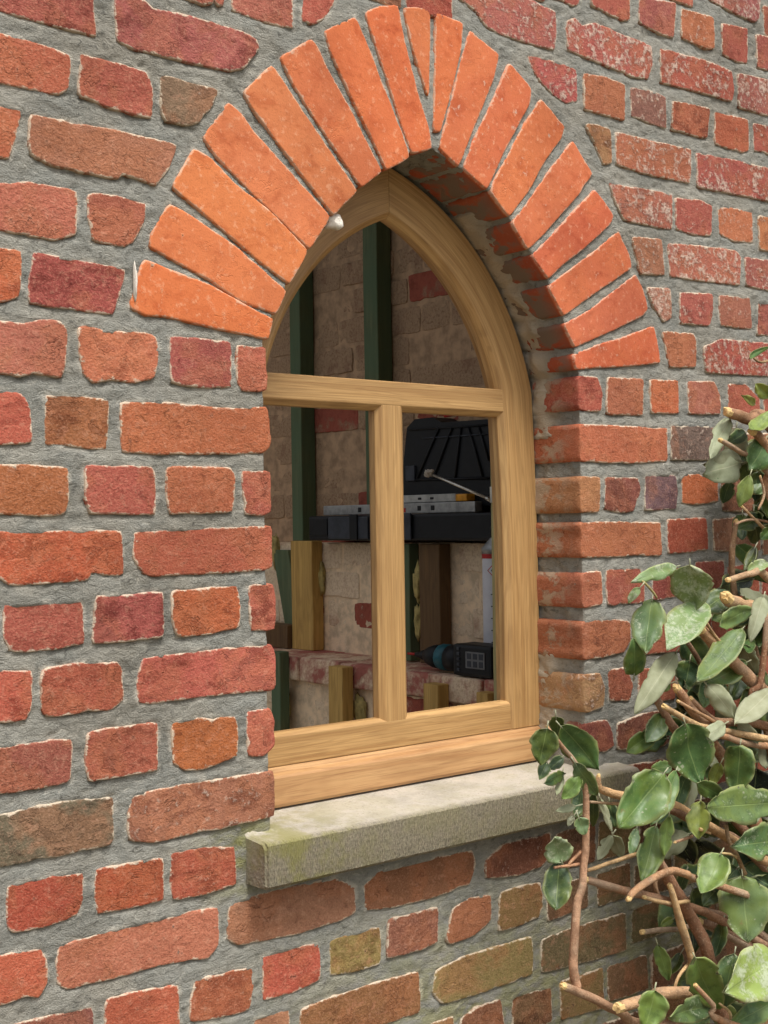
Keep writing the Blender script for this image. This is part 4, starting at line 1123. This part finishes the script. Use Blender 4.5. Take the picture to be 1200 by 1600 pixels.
child_box(drill, 'label_plate', .6022, .605, yl0, yl1, zb+.018, zb+.052, PLATE, .0006)
for r_ in range(2):
    for q_ in range(3): child_box(drill, 'label_symbol', .6014, .604, yl0+.004+q_*.0175, yl0+.016+q_*.0175, zb+.021+r_*.016, zb+.033+r_*.016, DARKGREY, .0004)

# ------------------------------------------------------------------ room shell
def struct(name, x0, x1, y0, y1, z0, z1, mat):
    v, f = box_vf(x0, x1, y0, y1, z0, z1); o = mesh(name, v, f, mat, None, False); o['kind'] = 'structure'; return o
struct('room_floor', -3.2, .99, .205, 3.4, -.04, .02, CONC)
struct('room_ceiling', .15, 2.4, .0, 3.4, 2.62, 2.75, CONC)  # unseen; cut short to let sky light in and shade the upper wall
rb = empty('room_rear_wall', 'dim rear wall of the room with a wide doorway to daylight', 'wall', loc=(-1, 3.2, 0))
slab('wall_panel', rb, -.2, 1.0, 3.05, 3.25, .02, 2.62, CONC); slab('wall_panel', rb, -3.2, -2.7, 3.05, 3.25, .02, 2.62, CONC); slab('lintel', rb, -2.7, -.2, 3.05, 3.25, 2.3, 2.62, CONC)

# ------------------------------------------------------------------ ground outside
def ground():
    V = []; Fc = []; r = [(-40, 40, -60, 0.0)]
    xs = np.concatenate([np.linspace(-40, -4, 10), np.linspace(-3.5, 3.5, 40), np.linspace(4, 40, 10)]); ys_ = np.concatenate([np.linspace(-60, -4, 12), np.linspace(-3.6, -.002, 30)])
    for y in ys_:
        for x in xs: V.append((x, y, .02*mn.noise(Vector((x*2, y*2, 0))) if abs(x) < 5 and y > -5 else 0))
    nx_ = len(xs)
    for j in range(len(ys_)-1):
        for i in range(nx_-1): a = j*nx_+i; Fc.append((a, a+1, a+nx_+1, a+nx_))
    o = mesh('ground', V, Fc, GROUND, None, True); o['kind'] = 'structure'
ground()

# ------------------------------------------------------------------ shrub
shrub = empty('evergreen_shrub', 'half-pruned evergreen shrub with glossy and silvery leaves beside the window', 'shrub', loc=(.66, -.25, 0))
kA = (960, 540, .2); kB = (960, 840, .2); kC = (820, 1100, .18333); kD = (1000, 1120, .16878); kE = (860, 1330, .28333)
GREEN = {'g': ((84, 116, 60), .30), 'd': ((54, 78, 46), .16), 'm': ((124, 148, 98), .80), 'l': ((118, 142, 70), .28), 'y': ((150, 156, 74), .30),
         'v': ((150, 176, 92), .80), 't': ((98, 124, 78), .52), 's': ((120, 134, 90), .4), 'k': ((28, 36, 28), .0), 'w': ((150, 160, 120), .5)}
lrnd = random.Random(21)
def leaf(base, tip, width, kind, yb, roll=None, bend=None, fold=None, scale=1.0, name='leaf'):
    """an ovate blade with two sides, a fold along the midrib and a wavy margin; base/tip are world points"""
    b = Vector(base); t_ = Vector(tip); Lv = t_-b; L = Lv.length; ux = Lv/L
    cv = Vector(CAM)-(b+t_)/2; cv = (cv-ux*cv.dot(ux)).normalized()
    flip = kind in 's' 'w'
    a = roll if roll is not None else lrnd.uniform(-.45, .45)
    nz_ = (Matrix.Rotation(a, 3, ux)@cv).normalized()
    vy = nz_.cross(ux)
    if flip: nz_ = -nz_; vy = -vy
    bend = bend if bend is not None else lrnd.uniform(-.30, .14)
    fold = fold if fold is not None else lrnd.uniform(.0, .42)
    W_ = 1.12*width/max(.72, abs(math.cos(a)))
    NU, NV = 16, 8; V = []; UV = []; mg = []
    sk = lrnd.uniform(.68, 1.02); ek = lrnd.uniform(.50, .74); tipk = lrnd.uniform(0, .5)
    sd1 = lrnd.uniform(0, 99); asym = lrnd.uniform(-.05, .05)
    for i in range(NU+1):
        u = i/NU
        prof = (math.sin(math.pi*min(1, u**sk))**ek)*(1-.15*u)*1.06 if 0 < u < 1 else 0.03
        if u > .82: prof *= 1-tipk*(u-.82)/.18
        for j in range(NV+1):
            v = j/NV*2-1
            wig = 1+.16*mn.noise(Vector((u*4.0, sd1, v*.8)))+(.06*mn.noise(Vector((u*15, sd1+9, v))) if abs(v) > .9 else 0)
            # nibbled margin
            if abs(v) > .9: wig -= max(0, mn.noise(Vector((u*6+sd1*2, v*3, 4)))-.22)*.9
            y_ = v*prof*W_/2*wig + asym*W_*math.sin(math.pi*u)
            z_ = fold*abs(v)*prof*W_/2 + bend*L*(4*u*(1-u))*.5 - bend*L*u*.2
            z_ += W_*.13*mn.noise(Vector((u*2.6+sd1, v*1.5, 2))) + W_*.11*abs(v)**2*mn.noise(Vector((u*6+sd1, v, 8)))
            V.append(b+ux*(u*L)+vy*y_+nz_*z_); UV.append((u, (v+1)/2)); mg.append(abs(v) if 0 < i < NU else 1.0)
    n1 = len(V); row = NV+1
    V += [p-nz_*.0006 for p in V]; UV += UV; mg += mg
    Fc = []; fm = []
    for i in range(NU):
        for j in range(NV):
            q_ = (i*row+j, (i+1)*row+j, (i+1)*row+j+1, i*row+j+1)
            Fc.append(q_); fm.append(0); Fc.append(tuple(k+n1 for k in q_[::-1])); fm.append(1)
    rimv = [i*row for i in range(NU+1)]+[NU*row+j for j in range(1, NV+1)]+[i*row+NV for i in range(NU-1, -1, -1)]+[j for j in range(NV-1, 0, -1)]
    for p_, q_ in zip(rimv, rimv[1:]+rimv[:1]): Fc.append((q_, p_, p_+n1, q_+n1)); fm.append(0)
    # petiole
    ds = (b-ux*.010-nz_*.002)
    pv, pf = tube_vf([ds, b+ux*.004], [.0011, .0009], 5); k0 = len(V); V += pv; UV += [(.5, .5)]*len(pv); mg += [1.0]*len(pv)
    for f_ in pf: Fc.append(tuple(k+k0 for k in f_)); fm.append(1)
    c_, al_ = GREEN[kind]; j = lambda: lrnd.uniform(.88, 1.12)
    o = mesh(name, V, Fc, None, None, True, {'margin': mg}, UV, [LEAF, LEAFU], fm); keep(o, shrub)
    lc = lin(c_); jj = j(); o.color = (lc[0]*jj*j(), lc[1]*jj, lc[2]*jj*j(), al_)
    return o
LV = [ # frame, base, tip, width, kind, distance in front of the wall
(kA,(980,920),(690,1005),230,'s',.09),(kA,(905,570),(745,890),115,'w',.10),(kA,(1000,850),(1120,1220),170,'d',.08),(kA,(1180,740),(1050,975),200,'g',.12),
(kA,(1060,1010),(975,1265),115,'l',.13),(kA,(900,1060),(850,1235),105,'d',.05),(kA,(1130,980),(1100,1215),130,'d',.09),(kA,(1020,680),(870,775),110,'d',.08),
(kA,(1220,10),(1040,110),45,'g',.12),(kA,(1220,400),(1100,300),110,'y',.12),(kA,(1095,455),(1000,390),60,'y',.13),(kA,(1230,500),(1050,670),110,'l',.14),
(kA,(1200,1130),(1190,1340),90,'d',.11),(kA,(1220,1430),(1140,1515),80,'g',.10),
(kB,(590,215),(625,560),290,'m',.14),(kB,(490,225),(140,345),110,'m',.12),(kB,(200,390),(105,515),65,'m',.12),(kB,(690,560),(890,420),190,'d',.09),
(kB,(295,480),(245,905),235,'t',.13),(kB,(705,500),(410,880),270,'m',.15),(kB,(155,1080),(150,785),155,'g',.11),(kB,(480,895),(170,1365),170,'s',.14),
(kB,(700,970),(520,750),230,'d',.07),(kB,(590,960),(540,1190),190,'d',.08),(kB,(435,1140),(310,1190),90,'l',.07),(kB,(1000,710),(640,1135),185,'t',.16),
(kB,(1040,970),(700,1140),170,'t',.12),(kB,(720,1150),(945,1420),155,'w',.17),(kB,(1090,560),(800,690),140,'t',.14),(kB,(1165,465),(1065,805),120,'s',.17),
(kB,(1195,195),(1035,265),85,'m',.12),(kB,(1240,1180),(940,1465),170,'w',.18),(kB,(1230,1300),(1000,1440),160,'d',.13),(kB,(1220,560),(1130,700),100,'g',.12),
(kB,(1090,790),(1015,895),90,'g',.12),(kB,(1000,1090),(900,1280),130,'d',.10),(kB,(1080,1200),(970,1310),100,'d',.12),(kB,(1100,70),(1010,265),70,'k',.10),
(kB,(965,1450),(1125,1600),105,'w',.18),(kB,(860,1455),(640,1595),115,'w',.18),(kB,(1080,1420),(1140,1545),95,'d',.13),(kB,(720,1130),(700,1335),110,'t',.11),
(kB,(1000,830),(1110,1080),130,'s',.10),
(kD,(420,65),(560,615),395,'g',.19),(kD,(290,460),(105,475),115,'g',.12),(kC,(1190,585),(790,1060),350,'g',.22),(kD,(335,500),(110,1000),150,'g',.20),
(kD,(450,510),(330,880),150,'d',.14),(kD,(490,570),(430,900),105,'s',.13),(kD,(925,265),(880,715),255,'g',.19),(kD,(1310,790),(570,850),330,'t',.22),
(kD,(560,780),(540,1135),195,'y',.18),(kD,(760,740),(520,600),150,'g',.20),(kD,(1260,1150),(870,1200),330,'t',.21),(kD,(750,1260),(560,1640),255,'l',.22),
(kD,(900,1400),(680,1610),250,'d',.15),(kD,(960,1390),(1210,1570),260,'d',.15),(kD,(150,1010),(15,1530),235,'g',.17),(kD,(270,905),(220,1295),120,'l',.19),
(kD,(1190,195),(1160,490),110,'s',.14),(kD,(745,430),(640,645),110,'y',.15),
(kC,(305,190),(622,548),255,'g',.17),(kC,(190,205),(130,520),220,'d',.16),(kC,(265,110),(290,335),125,'d',.15),(kC,(190,500),(125,645),105,'d',.15),
(kC,(335,600),(165,675),90,'d',.16),(kC,(475,615),(315,810),130,'l',.16),(kC,(425,500),(620,780),140,'t',.17),(kC,(320,590),(270,785),60,'s',.15),
(kC,(485,705),(440,975),125,'d',.12),(kC,(590,755),(580,1050),95,'d',.12),(kC,(435,870),(262,912),65,'s',.15),(kC,(415,955),(365,1040),55,'w',.15),
(kC,(460,968),(512,1115),120,'t',.17),(kC,(320,1350),(245,1125),230,'m',.15),(kC,(290,1345),(260,1760),235,'d',.15),(kC,(745,1115),(618,1335),95,'w',.10),
(kC,(755,1125),(835,1315),110,'s',.09),(kC,(640,800),(745,1095),60,'w',.11),(kC,(720,825),(775,1055),115,'d',.10),(kC,(955,1060),(905,1305),85,'t',.14),
(kC,(325,445),(205,565),100,'d',.14),
(kE,(1060,135),(1090,505),260,'t',.22),(kE,(590,515),(655,715),80,'l',.13),(kE,(680,370),(605,412),42,'l',.13),(kE,(575,765),(515,990),145,'l',.25),
(kE,(800,590),(925,865),175,'l',.23),(kE,(905,850),(650,915),125,'t',.23),(kE,(1250,590),(955,780),255,'v',.27),(kE,(1015,565),(960,865),150,'t',.24),
(kE,(1230,830),(985,965),115,'g',.25),(kE,(865,890),(735,975),85,'t',.20),(kE,(950,385),(900,595),75,'d',.15),(kE,(930,200),(840,300),100,'d',.14),
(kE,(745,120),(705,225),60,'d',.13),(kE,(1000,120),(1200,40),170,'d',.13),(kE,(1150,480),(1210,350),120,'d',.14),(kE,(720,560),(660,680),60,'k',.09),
]
for fr, b_px, t_px, wd, kd, dist in LV:
    (bx_, tx_) = crop([b_px, t_px], *fr)
    cv = lrnd.uniform(-.012, .012)
    B = on([bx_], -dist+cv)[0]; Tp = on([tx_], -dist-cv*.8-.004)[0]
    leaf(B, Tp, wd*fr[2]*pxm((B+Tp)/2), kd, -dist)

for k in range(110):
    x_ = lrnd.uniform(1020, 1215); y_ = lrnd.uniform(940, 1600)
    if k > 84: x_ = lrnd.uniform(1150, 1215); y_ = lrnd.uniform(585, 960)
    if x_ < 1100 and y_ < 1080: continue
    if x_ < 1075 and y_ > 1330: continue
    d_ = lrnd.uniform(.03, .11); a_ = lrnd.uniform(0, 6.28); L_ = lrnd.uniform(38, 70)
    B = on([(x_, y_)], -d_)[0]; Tp = on([(x_+L_*math.cos(a_), y_+abs(L_*math.sin(a_)))], -d_-lrnd.uniform(-.02, .02))[0]
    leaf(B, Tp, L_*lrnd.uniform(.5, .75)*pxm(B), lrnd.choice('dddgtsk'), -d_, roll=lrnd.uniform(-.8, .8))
def branch(px, rad, dist, col=(158, 118, 88), cut=True, ext=None, wob=.22, y2=None, sub=4):
    """px path at a distance in front of the wall; ext extends it off to the stem"""
    n = len(px); P = []; Rr = []
    for i, q_ in enumerate(px):
        d = dist if y2 is None else dist+(y2-dist)*i/(n-1)
        p = on([q_], -d)[0]; P.append(p); Rr.append(.84*rad[min(i, len(rad)-1)]*pxm(p))
    if ext is not None: P.append(np.array(ext)); Rr.append(Rr[-1]*1.15)
    S, RS = smoothpath(P, Rr, sub)
    for i in range(1, len(S)-1): S[i] = S[i]+mn.noise_vector(S[i]*35)*RS[i]*.30
    V, Fc = tube_vf(S, RS, 10, True, wob, len(bpy.data.objects))
    o = keep(mesh('branch', V, Fc, BARK, None, True), shrub); j = lrnd.uniform(.88, 1.1)
    lc = lin(tuple(.72*a_+.28*b_ for a_, b_ in zip(tuple(min(255, v*1.12) for v in col), (170, 148, 122)))); o.color = (lc[0]*j, lc[1]*j, lc[2]*j, 1)
    if cut:   # torn pale end
        d0 = (S[0]-S[1]).normalized(); nn = d0.orthogonal().normalized(); mm = d0.cross(nn); k = 9; V = []; Fc = []
        for lay, (h_, s_) in enumerate(((-.5, 1.03), (.35, .98), (.75, .6))):
            for a in range(k):
                an = 2*math.pi*a/k; hh = h_+ (lrnd.uniform(-.1, .7) if lay else 0)
                V.append(S[0]+(nn*math.cos(an)+mm*math.sin(an))*RS[0]*s_+d0*hh*RS[0])
        for l_ in range(2):
            for a in range(k): b2 = (a+1) % k; Fc.append((l_*k+a, l_*k+b2, (l_+1)*k+b2, (l_+1)*k+a))
        Fc.append(tuple(range(2*k, 3*k)))
        c_ = mesh('cut_end', V, Fc, CUT, None, False); c_.parent = o
        c_.matrix_parent_inverse = Matrix.Identity(4); 
    return o
stemA = lambda z: (.69+.02*math.sin(z*5), -.27+.02*math.cos(z*4), z)
stemB = lambda z: (.60+.03*math.sin(z*4+1), -.16, z)
PALE = (196, 160, 110); DK = (112, 82, 62)
branch([(855,1136),(879,1166),(899,1192),(915,1232),(916,1283),(914,1338),(909,1385),(902,1415),(895,1500),(897,1525),(901,1545)], [3,4,4.5,6,6.5,7,7.5,8,8.5,9,9], .165, (176,132,102))
branch([(881,1541),(931,1562),(973,1582),(1040,1606)], [7.5,8,9,10], .175, (166,126,96), ext=stemA(.55))
branch([(968,1574),(1019,1559),(1070,1551)], [10,11,11], .20, (180,140,102), ext=stemA(.60))
branch([(1020,1331),(1047,1378),(1072,1418),(1095,1466),(1115,1525),(1125,1580)], [10,11,12,12,12,13], .165, (128,86,62), ext=stemB(.25))
branch([(983,1404),(1002,1384),(1044,1361),(1072,1365),(1110,1380)], [5.5,7,7.5,7,7], .205, (166,122,86), ext=stemA(.70))
branch([(914,1374),(973,1391),(1019,1401),(1041,1409),(1100,1425)], [6.5,8,8,7.5,8], .15, (150,106,78), ext=stemB(.66))
branch([(1007,1402),(1041,1411),(1076,1408)], [4,4,4], .19, PALE)
branch([(1047,1385),(1064,1443),(1081,1500),(1078,1522)], [5,8,8,5], .195, PALE)
branch([(1004,1456),(1058,1452),(1110,1450)], [5,5,5.5], .12, (150,130,108), ext=stemB(.64))
branch([(918,1360),(985,1338),(1030,1325)], [3.6,4,4], .155, PALE, cut=False)
branch([(1053,1548),(1060,1526),(1076,1506)], [2.6,3,3], .19, PALE, cut=False)
branch([(935,1213),(937,1232),(965,1241),(1000,1248),(1060,1262)], [4,7,8,8,9], .15, (186,146,100), ext=stemB(.80))
branch([(922,1253),(965,1256),(1010,1256)], [2.6,2.8,3], .145, (186,150,110), cut=False)
branch([(1041,1262),(1066,1272),(1100,1290),(1160,1320)], [8,9,9,10], .15, DK, ext=stemB(.78))
branch([(1016,1078),(1046,1128),(1066,1160),(1090,1210)], [8,8,8,9], .11, (150,108,84), ext=stemB(.80))
branch([(1058,1076),(1080,1106),(1100,1130),(1108,1150),(1130,1187),(1165,1240)], [8,10,10,10.5,11,12], .145, (158,112,80), ext=stemB(.75))
branch([(1038,1104),(1088,1132),(1132,1142)], [5,6,6.5], .17, PALE, ext=stemA(.98))
branch([(1080,1092),(1116,1126),(1160,1128),(1205,1138)], [4.5,7,8.5,9], .15, (150,112,84), ext=stemA(.95))
branch([(1060,1096),(1095,1116),(1130,1135)], [3,3.5,4], .16, (170,128,90))
branch([(1118,1147),(1160,1160),(1184,1165),(1230,1175)], [5.5,6,6,7], .18, (172,122,84), cut=False, ext=stemA(.92))
branch([(1095,982),(1118,1008),(1150,1040),(1180,1070),(1215,1100)], [10,11,12,13,13], .13, (176,132,96), ext=stemA(.95))
branch([(1096,960),(1112,986),(1128,1006)], [2.6,3,3.4], .14, (190,150,105), cut=False)
branch([(1150,816),(1144,858),(1144,895),(1150,940),(1175,1000)], [5,6,6,7,8], .07, (118,88,60), ext=stemB(.95))
branch([(1138,906),(1176,896),(1205,906)], [5,6.5,8], .13, (170,138,104), ext=stemA(1.12))
branch([(1136,935),(1160,945),(1200,965)], [12,12,13], .13, (190,150,108), ext=stemA(1.05))
branch([(1138,644),(1172,655),(1205,665)], [9,12,13], .11, (140,100,72), ext=stemA(1.30))
branch([(1126,688),(1160,708),(1190,728)], [4.5,5,5.5], .12, (150,118,90), ext=stemA(1.25))
branch([(1160,792),(1192,824),(1215,850)], [2.6,3.2,3.6], .10, (170,138,100), ext=stemA(1.15))
branch([(1148,820),(1170,812),(1200,815)], [2.2,2.4,2.6], .10, (150,112,84), cut=False)
branch([(1176,674),(1196,692),(1205,730),(1210,790)], [8,8,8.5,9], .13, (170,124,90), ext=stemA(1.18))
branch([(1188,745),(1194,772),(1185,796)], [2.4,2.6,2], .13, (176,134,100))
branch([(1135,1289),(1140,1314),(1155,1344),(1164,1366)], [3.6,4,4,4.4], .20, (170,136,92), cut=False)
branch([(1126,1333),(1143,1335),(1151,1340)], [2.2,2.4,2.6], .21, (190,166,110), cut=False)
branch([(1055,1316),(1082,1306)], [2.6,3], .16, (176,134,104))
branch([(1095,1296),(1110,1302)], [3.4,2.2], .19, PALE)
branch([(1198,960),(1194,1020),(1188,1070),(1186,1095)], [5,6,6,7], .15, (128,82,56), ext=stemA(.98))
branch([(1087,1540),(1115,1571),(1140,1600)], [4.2,5,6], .25, (176,124,86), ext=stemA(.48))
branch([(1124,1568),(1140,1582),(1142,1600)], [2,3,3], .24, (206,176,124), cut=False)
branch([(1087,1421),(1130,1430),(1165,1440)], [7,7.5,8], .12, DK, ext=stemB(.66))
branch([(1092,1440),(1143,1460),(1175,1483)], [8,9,9.5], .12, DK, ext=stemB(.60))
branch([(1030,1400),(1024,1380),(1030,1350)], [3,4,4], .12, (160,124,92), cut=False)
branch([(1062,990),(1078,1010),(1096,1040)], [4,4.5,5], .08, DK, cut=False)
branch([(866,1356),(905,1350)], [2.4,3], .16, (170,120,86), cut=False)
branch([(888,1352),(893,1345),(911,1328)], [2.6,2.8,3.4], .16, (170,120,86), cut=False)
branch([(1004,908),(1018,922),(1026,934)], [2.0,2.4,2.2], .128, (170,160,100), cut=False)
branch([(1178,560),(1190,566),(1210,560)], [2.2,2.4,2.8], .12, (150,120,84), cut=False)
for k, (fn, z0, z1, r0, r1) in enumerate(((stemA, -.02, 1.55, .019, .009), (stemB, -.02, 1.15, .016, .007))):
    P = [fn(z) for z in np.linspace(z0, z1, 9)]; S, RS = smoothpath(P, list(np.linspace(r0, r1, 9)), 3)
    V, Fc = tube_vf(S, RS, 12, True, .2, k); o = keep(mesh('stem', V, Fc, BARK, None, True), shrub); o.color = (*lin((124, 90, 66)), 1)
# foliage carrying on past the right edge of the picture
for k in range(46):
    z = lrnd.uniform(.35, 1.6); b = np.array([.66+lrnd.uniform(-.02, .30), -.22+lrnd.uniform(-.14, .14), z])
    t_ = b+np.array([lrnd.uniform(-.06, .06), lrnd.uniform(-.05, .05), lrnd.uniform(-.07, .02)])
    if np.linalg.norm(t_-b) < .03: t_ = b+np.array([.03, -.02, -.04])
    px_ = [(600+F_PX*np.dot(p-CAM, rt)/np.dot(p-CAM, fw)) for p in (b, t_)]
    if min(px_) < 1235: continue
    leaf(b, t_, np.linalg.norm(t_-b)*.55, lrnd.choice('ggdtl'), 0)
